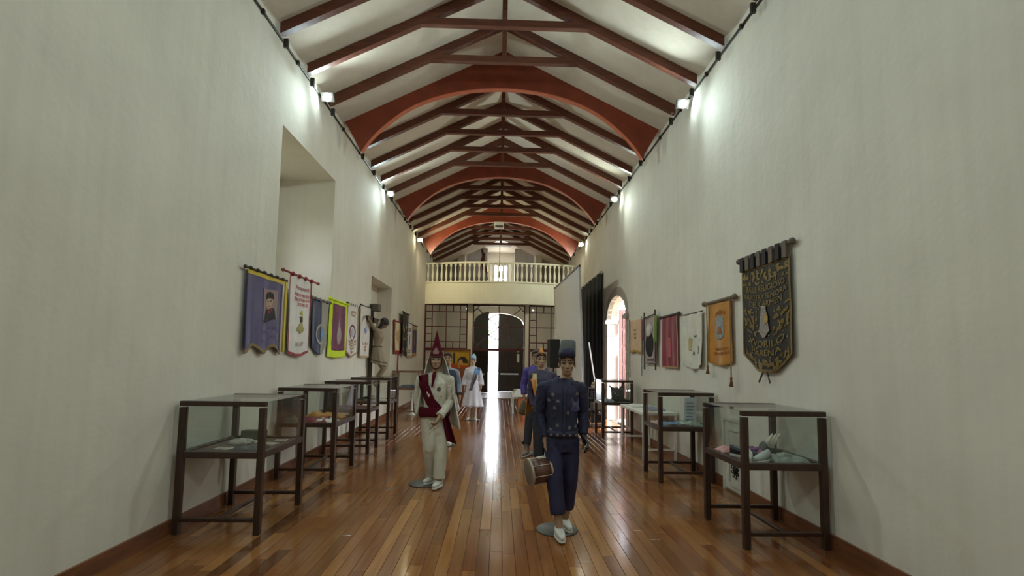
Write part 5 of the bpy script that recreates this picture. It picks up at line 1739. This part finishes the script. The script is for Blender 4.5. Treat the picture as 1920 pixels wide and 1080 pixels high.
# the drum he carries
r = thing('snare_drum', 'brown marching drum with pale hoops held beside the navy trousers', 'drum', (0.400, 4.98, 0.60), 0.28)
Rx = Matrix.Rotation(math.radians(90),4,'Y') @ Matrix.Rotation(0.0,4,'X')
Rt = Matrix.Rotation(math.radians(-6),4,'Y') @ Matrix.Scale(0.92,4)
MB().lathe([(0.132,-0.10),(0.132,0.10)],32).xf(Rt@Rx).build('shell', mat('drum_brown', (92,58,44), 0.35, var=0.2), r, True)
hm = mat('hoop_pale', (168,150,128), 0.35, metal=0.2)
for z in (-0.105, 0.105):
    MB().lathe([(0.134,z-0.013),(0.143,z-0.013),(0.143,z+0.013),(0.134,z+0.013),(0.134,z-0.013)],32).xf(Rt@Rx).build('hoop', hm, r, True)
MB().lathe([(0.001,0.10),(0.133,0.10),(0.133,0.112),(0.001,0.112)],32).xf(Rt@Rx).build('drum_head', mat('head_navy', (30,28,48), 0.5), r)
MB().lathe([(0.001,-0.112),(0.133,-0.112),(0.133,-0.10),(0.001,-0.10)],32).xf(Rt@Rx).build('drum_head', mat('head_tan', (150,130,110), 0.5), r)
for k in range(8):
    a = 2*PI*k/8+0.2
    MB().tube([(0.140*math.cos(a),0.140*math.sin(a),-0.1),(0.140*math.cos(a),0.140*math.sin(a),0.1)],0.004,5).xf(Rt@Rx).build('tension_rod', hm, r)
MB().grid(lambda u,v: tuple(Vector((0.0+0.09*u-0.01, 0.137*math.cos(2.15-0.55*v)*-1.0, 0.137*math.sin(2.15-0.55*v)))),6,6).xf(Rt@Matrix.Rotation(0.35,4,'X')).build('paper_label', W_PAPER, r, solid=0.003)
MB().tube([(0.06,0,0.14),(0.065,-0.02,0.22),(0.075,-0.03,0.25),(0.085,0.0,0.20),(0.09,0.02,0.14)],0.007,6).build('carry_strap', M_WHITE, r)

# ============ 2: white suit with maroon pointed hat and sash
ivory = mat('ivory_suit', (200,191,172), 0.75, var=0.08, scale=8, bump=0.1, bscale=100)
maroon = mat('maroon_velvet', (78,13,26), 0.9, var=0.18, scale=12, spec=0.15)
J4 = dict(head=(0.03,-0.03,1.635), sh_z=1.425, sw=0.2, hip_z=0.88, cx=0.02,
          shl=(-0.17,0.01,1.375), ell=(-0.205,0.07,1.11), wrl=(-0.17,0.02,0.88), hdl=(0.1,-0.1,-1.0),
          shr=(0.205,0.01,1.375), elr=(0.225,0.06,1.10), wrr=(0.10,-0.17,0.90), hdr=(-0.35,-0.5,-0.8),
          hipl=(-0.06,0.0,0.86), knl=(-0.03,-0.02,0.48), anl=(0.0,0.13,0.10), ftl=-0.55,
          hipr=(0.10,0.01,0.86), knr=(0.12,-0.07,0.48), anr=(0.11,-0.08,0.10), ftr=-0.25, plate=(-0.10,0.10))
r, M = mannequin('mannequin', 'mannequin in an ivory suit with a maroon pointed hat, sash and veil', (-0.86,6.78,0), 0, J4, M_SKIN, 0.0055, hand_curl=(0.6,1.1), yaw=0.05)
face_parts(r, M, False)
tp = garment(r, 'tunic', top_shapes(J4, 0.022, 0.86, (0.070,0.068,0.058), hem_w=0.155), ivory, 0.008, 0.009, 11, 4.0)
sleeves(r, J4, ivory, (0.070,0.068,0.060), 0.93, 0.008, 0.010, 5.0)
garment(r, 'trousers', trouser_shapes(J4, (0.100,0.084,0.078), 0.115), ivory, 0.009, 0.008, 9, 5.0, stretch=(1,1,0.3))
collar_mb(J4, ivory, r)
bv = bvh_of(tp)
MB().oval([(0.90,0.02,0,0.200,0.152),(0.92,0.02,0,0.206,0.158),(1.00,0.02,0,0.200,0.152),(1.02,0.02,0,0.190,0.145)],26).build('cummerbund', maroon, r, True)
ribbon(r, bv, 'sash', [(-0.13,1.44),(-0.11,1.30),(-0.02,1.10),(0.13,0.93)], 0.125, maroon, 0.008)
for x, z in ((-0.12,1.36),(-0.08,1.27)):
    MB().add([(p[0],front(bv,p[0],p[1])[0].y-0.018,p[1]) for p in star(x,z,0.016,5)],[tuple(range(10))]).build('sequin_star', W_PAPER, r, solid=0.002)
MB().add([(p[0],front(bv,-0.045,1.19)[0].y-0.02,p[1]) for p in [(-0.075,1.22),(-0.06,1.225),(-0.045,1.19),(-0.02,1.235),(-0.008,1.225),(-0.04,1.15)]],[tuple(range(6))]).build('sash_emblem', W_PAPER, r, solid=0.002)
decal(r, bv, 'chest_badge', [(0.085+0.026*math.cos(2*PI*i/14), 1.255+0.03*math.sin(2*PI*i/14)) for i in range(14)], mat('badge_brown', (92,72,62), 0.6))
decal(r, bv, 'chest_pocket', [(0.03,1.31),(0.15,1.31),(0.15,1.18),(0.09,1.165),(0.03,1.18)], ivory, 0.004)
MB().grid(lambda u,v: (0.165+0.095*v+(u-0.5)*(0.07+0.07*v), -0.12-0.03*math.sin(7*u)+0.05*v, 0.96-0.36*v-0.06*u*v), 12, 14).build('sash_tail', maroon, r, True, solid=0.006)
MB().capsules([((0.02,-0.075,1.46),0.024),((0.015,-0.12,1.43),0.026),((0.01,-0.145,1.36),0.018),((0.0,-0.155,1.29),0.012)],10).build('neckerchief', maroon, r, True)
ht = MB().oval([(0.036,0,0.005,0.088,0.106),(0.07,0,0.006,0.086,0.104),(0.15,0,0.01,0.062,0.078),(0.25,0,0.012,0.036,0.044),(0.36,0,0.015,0.010,0.012),(0.395,0,0.016,0.002,0.002)],22,2.0)
ht.xf(M).build('pointed_hat', maroon, r, True)
MB().add([tuple(M@Vector(p)) for p in [(-0.035,-0.104,0.075),(0.035,-0.104,0.075),(0.04,-0.098,0.11),(0.0,-0.078,0.165),(-0.04,-0.098,0.11)]],[(0,1,2,3,4)]).build('hat_emblem', mat('emblem_taupe', (134,100,92), 0.7), r, solid=0.004)
MB().tube([tuple(M@Vector((0.09*math.cos(a), 0.004-0.109*math.sin(a), 0.045))) for a in [2*PI*i/24 for i in range(25)]],0.007,6,False).build('hat_band', mat('maroon_dark', (84,20,34), 0.7), r, True)
MB().tube([tuple(M@Vector(p)) for p in [(-0.08,-0.02,0.03),(-0.072,-0.03,-0.05),(-0.04,-0.055,-0.112),(0.0,-0.07,-0.122),(0.04,-0.055,-0.112),(0.072,-0.03,-0.05),(0.08,-0.02,0.03)]],0.005,6).build('chin_cord', maroon, r, True)
veil = mat_veil('sheer_veil', (206,198,184), 0.78)
def veil_fn(u, v):
    a = PI*(-0.10+1.20*u)
    k = v**0.75
    rx = 0.09+0.20*k
    ry = 0.105+0.08*k
    w = 1+0.05*math.sin(18*a)*k
    z = 0.05-0.86*v+(0.10*math.cos(a))*v*(-1)
    return tuple(M@Vector((rx*math.cos(a)*w+0.04*k, 0.02+ry*math.sin(a)*w, z)))
MB().grid(veil_fn, 60, 30).build('veil', veil, r, True, solid=0.003)
footwear(r, J4['anl'], -0.55, mat('white_leather', (206,198,186), 0.5), 1.0)
footwear(r, J4['anr'], -0.25, mat('white_leather', (206,198,186), 0.5), 1.0)
MB().tube([(0.075,-0.24,0.79),(0.03,-0.25,0.765),(-0.02,-0.255,0.715),(-0.045,-0.255,0.69)],0.006,6).build('wire_handle', W_PAPER, r)

# ============ 3: grey jacket and pleated skirt, behind the ivory suit
gj = mat('blue_grey_jacket', (140,144,158), 0.7, var=0.1)
J5 = dict(head=(0.0,-0.02,1.64), sh_z=1.43, sw=0.18, hip_z=0.90, cx=0.0,
          shl=(-0.165,0.01,1.385), ell=(-0.20,0.04,1.14), wrl=(-0.19,0.0,0.93),
          shr=(0.165,0.01,1.385), elr=(0.215,0.03,1.15), wrr=(0.245,-0.04,0.95), hdr=(0.1,-0.2,-1),
          hipl=(-0.075,0.0,0.88), knl=(-0.07,0.0,0.5), anl=(-0.07,0.04,0.10),
          hipr=(0.075,0.0,0.88), knr=(0.07,-0.02,0.5), anr=(0.06,0.0,0.10), plate=(0.0,0.02))
r, M = mannequin('mannequin', 'mannequin in a blue grey jacket, dark vest and pleated skirt', (-0.985,9.85,0), 0, J5, M_SKIN, 0.008)
face_parts(r, M)
tp = garment(r, 'jacket', top_shapes(J5, 0.016, 0.92, (0.064,0.056,0.05), hem_w=0.15), gj, 0.010, 0.006, 13, 6.0)
sleeves(r, J5, gj, (0.064,0.056,0.05), 0.90, 0.010)
MB().oval([(0.97,0,0,0.18,0.14),(1.15,0,0,0.172,0.135),(1.32,0,0,0.185,0.142),(1.43,0,0.01,0.15,0.105)],22).build('vest', mat('dark_vest', (48,52,72), 0.7), r, True)
for q in ('l','r'):
    E, W = Vector(J5['el'+q]), Vector(J5['wr'+q])
    MB().tube([E.lerp(W,0.80),E.lerp(W,0.98)],0.056,12).build('cuff', mat('cuff_black', (40,40,48), 0.7), r, True)
def pleat(z0, z1, r0, r1, n, cx=0.0, amp=0.012, flat=0.72):
    mb = MB()
    def fn(u, v):
        a = 2*PI*u
        rr = (r0+(r1-r0)*v)*(1+amp/ r1*(v)*math.copysign(abs(math.sin(n*a))**0.6, math.sin(n*a)))
        return (cx+rr*math.cos(a), rr*flat*math.sin(a), z0+(z1-z0)*v)
    return mb.grid(fn, n*8, 12)
pleat(1.0, 0.66, 0.165, 0.24, 16).build('skirt', mat('grey_pleats', (190,188,190), 0.6), r, True, solid=0.005)
for q in ('l','r'):
    footwear(r, J5['an'+q], 0.0, mat('white_leather', (206,198,186), 0.5), 0.95)

# ============ 4: white dress with blue cap
wd_ = mat('white_dress', (226,222,232), 0.7, var=0.04)
J6 = dict(head=(0.0,-0.02,1.585), sh_z=1.385, sw=0.17, hip_z=0.88, cx=0.0, hs=0.96,
          shl=(-0.155,0.01,1.335), ell=(-0.205,0.03,1.08), wrl=(-0.215,-0.03,0.87),
          shr=(0.155,0.01,1.335), elr=(0.205,0.03,1.08), wrr=(0.215,-0.02,0.89),
          hipl=(-0.075,0.0,0.86), knl=(-0.09,0.0,0.48), anl=(-0.11,0.02,0.095), ftl=-0.1,
          hipr=(0.075,0.0,0.86), knr=(0.08,0.0,0.48), anr=(0.08,0.0,0.095), ftr=0.1, plate=(0,0.03))
r, M = mannequin('mannequin', 'mannequin in a long white dress with a pale blue cap and sash', (-0.695,13.75,0), 0, J6, mat('mannequin_fair', (206,178,160), 0.5), 0.008)
face_parts(r, M, False)
tb = top_shapes(J6, 0.016, 0.86, (0.064,0.082,0.10), hem_w=0.15)
sleeves(r, J6, wd_, (0.066,0.078,0.095), 0.80, 0.010)
tp = garment(r, 'bodice', tb, wd_, 0.010, 0.006, 12, 7.0)
pleat(1.05, 0.36, 0.155, 0.285, 9, 0, 0.02, 0.75).build('skirt', wd_, r, True, solid=0.005)
bv = bvh_of(tp)
ribbon(r, bv, 'shoulder_sash', [(0.13,1.39),(0.10,1.22)], 0.15, mat('sky_blue_satin', (120,160,214), 0.5), 0.008)
MB().grid(lambda u,v: (0.08-0.13*v+(u-0.5)*(0.10+0.02*math.sin(6*v)), -0.17-0.02*math.sin(8*u), 1.22-0.42*v), 8, 12).build('grey_sash', mat('grey_gauze', (128,122,128), 0.7, var=0.25, scale=20), r, True, solid=0.006)
MB().oval([(0.045,0,0.005,0.084,0.10),(0.10,0,0.006,0.080,0.09),(0.15,0.01,0.01,0.05,0.06),(0.19,0.012,0.012,0.012,0.015)],18).xf(M).build('cap', mat('ice_blue_cap', (170,206,228), 0.5), r, True)
hb = MB().ell((0,0.04,0.0),(0.082,0.08,0.10))
hb.xf(M).build('hair', mat('white_wig', (206,204,204), 0.7), r, True)
for q in ('l','r'):
    footwear(r, J6['an'+q], -0.1 if q == 'l' else 0.1, M_WHITE, 0.9)

# ============ 5: purple suit holding a bag
purp = mat('violet_suit', (70,56,128), 0.6, var=0.15, scale=9)
dk_tr = mat('dark_gold_trousers', (40,38,48), 0.7, var=0.3, scale=30)
J2 = dict(head=(0.0,-0.02,1.70), sh_z=1.50, sw=0.18, hip_z=0.94, cx=0.0,
          shl=(-0.165,0.01,1.455), ell=(-0.215,0.03,1.20), wrl=(-0.21,-0.03,1.02), hdl=(0.1,-0.2,-1),
          shr=(0.165,0.01,1.455), elr=(0.21,0.04,1.20), wrr=(0.20,0.0,0.98),
          hipl=(-0.07,0.0,0.92), knl=(-0.12,-0.09,0.52), anl=(-0.165,-0.19,0.105), ftl=-0.35,
          hipr=(0.07,0.0,0.92), knr=(0.08,0.06,0.52), anr=(0.10,0.22,0.12), plate=(0.0,0.05))
r, M = mannequin('mannequin', 'mannequin in a violet jacket with dark gold-flecked trousers and grey boots', (0.655,9.0,0), 0, J2, M_SKIN_D, 0.008, hand_curl=(1.0,0.5))
face_parts(r, M)
tp = garment(r, 'jacket', top_shapes(J2, 0.018, 0.86, (0.066,0.06,0.05), hem_w=0.165), purp, 0.010, 0.008, 12, 8.0)
sleeves(r, J2, purp, (0.066,0.060,0.052), 0.90, 0.010)
bv = bvh_of(tp)
collar_mb(J2, purp, r)
for x, z in ((-0.08,1.38),(0.09,1.38),(-0.06,1.1)):
    decal(r, bv, 'star_patch', star(x, z, 0.03, 8, 0.45), pale)
garment(r, 'trousers', trouser_shapes(J2, (0.096,0.076,0.066), 0.20), dk_tr, 0.010, 0.006, 9, 9.0)
bt = mat('grey_boot', (128,118,110), 0.6)
for q, a in (('l',-0.35),('r',0.0)):
    footwear(r, J2['an'+q], a, bt, 1.05, 'boot')
    A = Vector(J2['an'+q])
    MB().capsules([((A.x,A.y+0.02,A.z),0.045),((A.x+0.005,A.y+0.03,A.z+0.11),0.056)],12).build('boot_shaft', bt, r, True)
    MB().ell((A.x-0.06,A.y,A.z+0.13),(0.025,0.03,0.03),8,6).build('ankle_bell', M_BLACK, r, True)
r = thing('olive_bag', 'olive cloth bag hanging from the violet mannequin hand', 'bag', (0.465, 8.95, 0.68))
bg = MB().oval([(0.0,0,0,0.05,0.03),(0.03,-0.01,0,0.10,0.05),(0.10,-0.01,0,0.105,0.055),(0.20,0.0,0,0.07,0.045),(0.27,0.0,0,0.03,0.03)],16)
me = remeshed(bg, 0.010, 3, 'pouch'); wrinkle(me, 0.012, 22, (1,1,0.5), 4)
link('pouch', me, mat('olive_canvas', (92,84,60), 0.8, var=0.25), r)
MB().tube([(0,0,0.25),(-0.01,0,0.28),(-0.015,0,0.30)],0.008,6).build('drawstring', mat('olive_cord', (74,66,48), 0.8), r)

# ============ 6: orange cap and cape, between the navy and violet mannequins
J3 = dict(head=(0.0,-0.02,1.655), sh_z=1.455, sw=0.18, hip_z=0.90, cx=0.03,
          shl=(-0.135,0.01,1.41), ell=(-0.155,0.04,1.15), wrl=(-0.11,-0.02,0.93),
          shr=(0.195,0.01,1.41), elr=(0.23,0.03,1.16), wrr=(0.23,-0.02,0.94),
          hipl=(-0.045,0.0,0.88), knl=(-0.04,-0.03,0.5), anl=(-0.03,-0.04,0.10),
          hipr=(0.105,0.0,0.88), knr=(0.10,0.02,0.5), anr=(0.11,0.06,0.10), plate=(0.03,0.05))
r, M = mannequin('mannequin', 'mannequin in a dark jacket with a pointed orange cap and orange cape', (0.655,7.95,0), 0, J3, M_SKIN, 0.007, yaw=0.05)
face_parts(r, M)
dj = mat('dark_plum_jacket', (58,50,72), 0.7, var=0.12)
tp = garment(r, 'jacket', top_shapes(J3, 0.018, 0.90, (0.066,0.06,0.05), hem_w=0.16), dj, 0.010, 0.006, 12, 10.0)
sleeves(r, J3, dj, (0.066,0.058,0.05), 0.92, 0.010)
collar_mb(J3, dj, r)
bv = bvh_of(tp)
ribbon(r, bv, 'cream_lapel', [(-0.10,1.44),(-0.10,1.30),(-0.07,1.18)], 0.07, mat('cream_lapel', (190,172,132), 0.7), 0.006)
garment(r, 'trousers', trouser_shapes(J3, (0.096,0.076,0.066), 0.12), dk_tr, 0.011, 0.006, 9, 11.0)
oc = mat('orange_felt', (206,132,58), 0.7, var=0.15)
MB().oval([(0.075,0,-0.01,0.05,0.085),(0.12,0,-0.01,0.036,0.075),(0.17,-0.005,-0.005,0.018,0.05),(0.205,-0.012,0.0,0.004,0.01)],16).xf(M).build('pointed_cap', oc, r, True)
MB().grid(lambda u,v: (0.03-0.20*math.cos(PI*u)*(1+0.25*v)+(-0.015 if u<0.5 else 0.015)*v, 0.02+0.13*math.sin(PI*u)*(1+0.2*v)-0.02*(1-abs(2*u-1))*0, 1.42-0.62*v-0.02*math.sin(16*u)), 30, 12).build('cape', oc, r, True, solid=0.006)
MB().grid(lambda u,v: (-0.165+0.075*u+0.04*v*(1-u), -0.085-0.035*u, 1.36-0.16*v-0.12*(u*v)), 8, 8).build('cape_corner', oc, r, True, solid=0.006)
for q in ('l','r'):
    footwear(r, J3['an'+q], 0.0, D_LEATH, 1.0)

# ============ crucifix with a wooden figure
def crucifix():
    r = thing('crucifix', 'carved wooden crucifix figure in a pale skirt beside the niche', 'crucifix', (XL+0.02, 11.95, 1.10), PI/2)
    # local: -y faces the room, x runs along the wall, z up
    wood = mat('cross_wood', (74,60,48), 0.7, var=0.2)
    MB().box(-0.06,0.06,-0.06,-0.0,-0.02,1.78).build('cross_post', wood, r)
    MB().box(-0.58,0.58,-0.06,-0.0,1.36,1.47).build('cross_beam', wood, r)
    MB().box(-0.13,0.13,-0.20,-0.05,1.62,1.78).build('title_board', mat('title_wood', (96,88,78), 0.8), r)
    b = MB()
    hc = (0.05,-0.31,1.33)
    h = MB()
    Mh = head_shapes(h, (0,0,0))
    Mx = Matrix.Translation(Vector(hc)) @ Matrix.Rotation(0.95,4,'X')
    h.xf(Mx)
    b.add(h.v, h.f)
    b.capsules([((0.04,-0.26,1.30),0.052),((0.0,-0.20,1.20),0.06)],12)
    b.oval([(0.60,0,-0.17,0.12,0.08),(0.70,0,-0.17,0.15,0.10),(0.85,0,-0.18,0.125,0.085),(1.0,0,-0.20,0.155,0.115),(1.13,0,-0.18,0.165,0.10),(1.22,0,-0.16,0.12,0.07)],20)
    for s in (-1,1):
        b.capsules([((s*0.13,-0.15,1.17),0.055),((s*0.30,-0.10,1.28),0.042),((s*0.46,-0.075,1.39),0.03)],12)
        hand_shapes(b, (s*0.46,-0.075,1.39), (s*1,0.0,0.5), (0,-1,0), s, 0.6)
        b.capsules([((s*0.08,-0.17,0.62),0.085),((s*0.075,-0.34,0.28),0.058),((s*0.04,-0.14,-0.04),0.036)],12)
        b.capsules([((s*0.04,-0.14,-0.04),0.036),((s*0.03,-0.16,-0.10),0.032),((s*0.03,-0.22,-0.16),0.026)],10)
    link('body', remeshed(b, 0.008, 3, 'body'), mat('carved_flesh', (140,122,98), 0.6, var=0.12), r)
    MB().ell((0,0.03,0.03),(0.09,0.108,0.10)).capsules([((-0.07,0.03,0.0),0.045),((-0.085,-0.03,-0.12),0.045),((-0.06,-0.06,-0.22),0.02)]).capsules([((0.07,0.03,0.0),0.035),((0.08,-0.02,-0.12),0.03),((0.06,-0.04,-0.2),0.012)]).xf(Mx).build('hair', mat('dark_wig', (52,44,40), 0.7), r, True)
    MB().tube([tuple(Mx@Vector((0.089*math.cos(2*PI*i/20),0.03-0.106*math.sin(2*PI*i/20),0.06+0.008*math.sin(i*2.3)))) for i in range(21)],0.009,6,False).build('thorn_crown', wood, r)
    def skirt(u, v):
        a = 2*PI*u
        k = 1+0.05*math.sin(11*a)*v
        return ((0.15+0.06*v)*math.cos(a)*k, -0.18-0.05*v+(0.105+0.10*v)*math.sin(a)*k, 0.80-0.42*v-0.05*v*math.sin(a)*-1)
    sk = mat('taupe_skirt', (150,134,110), 0.7, var=0.12)
    MB().grid(skirt, 66, 12).build('skirt', sk, r, True, solid=0.006)
    MB().grid(lambda u,v: tuple(Vector(skirt(u, 0.80+0.06*v))+Vector((0.004*math.cos(2*PI*u),0.004*math.sin(2*PI*u),0))), 66, 2).build('skirt_band', mat('band_brown', (92,76,60), 0.7), r, True, solid=0.006)
    MB().tube([(0.155*math.cos(2*PI*i/24),-0.18+0.112*math.sin(2*PI*i/24),0.79) for i in range(25)],0.012,6,False).build('waist_cord', mat('band_brown', (92,76,60), 0.7), r)
crucifix()
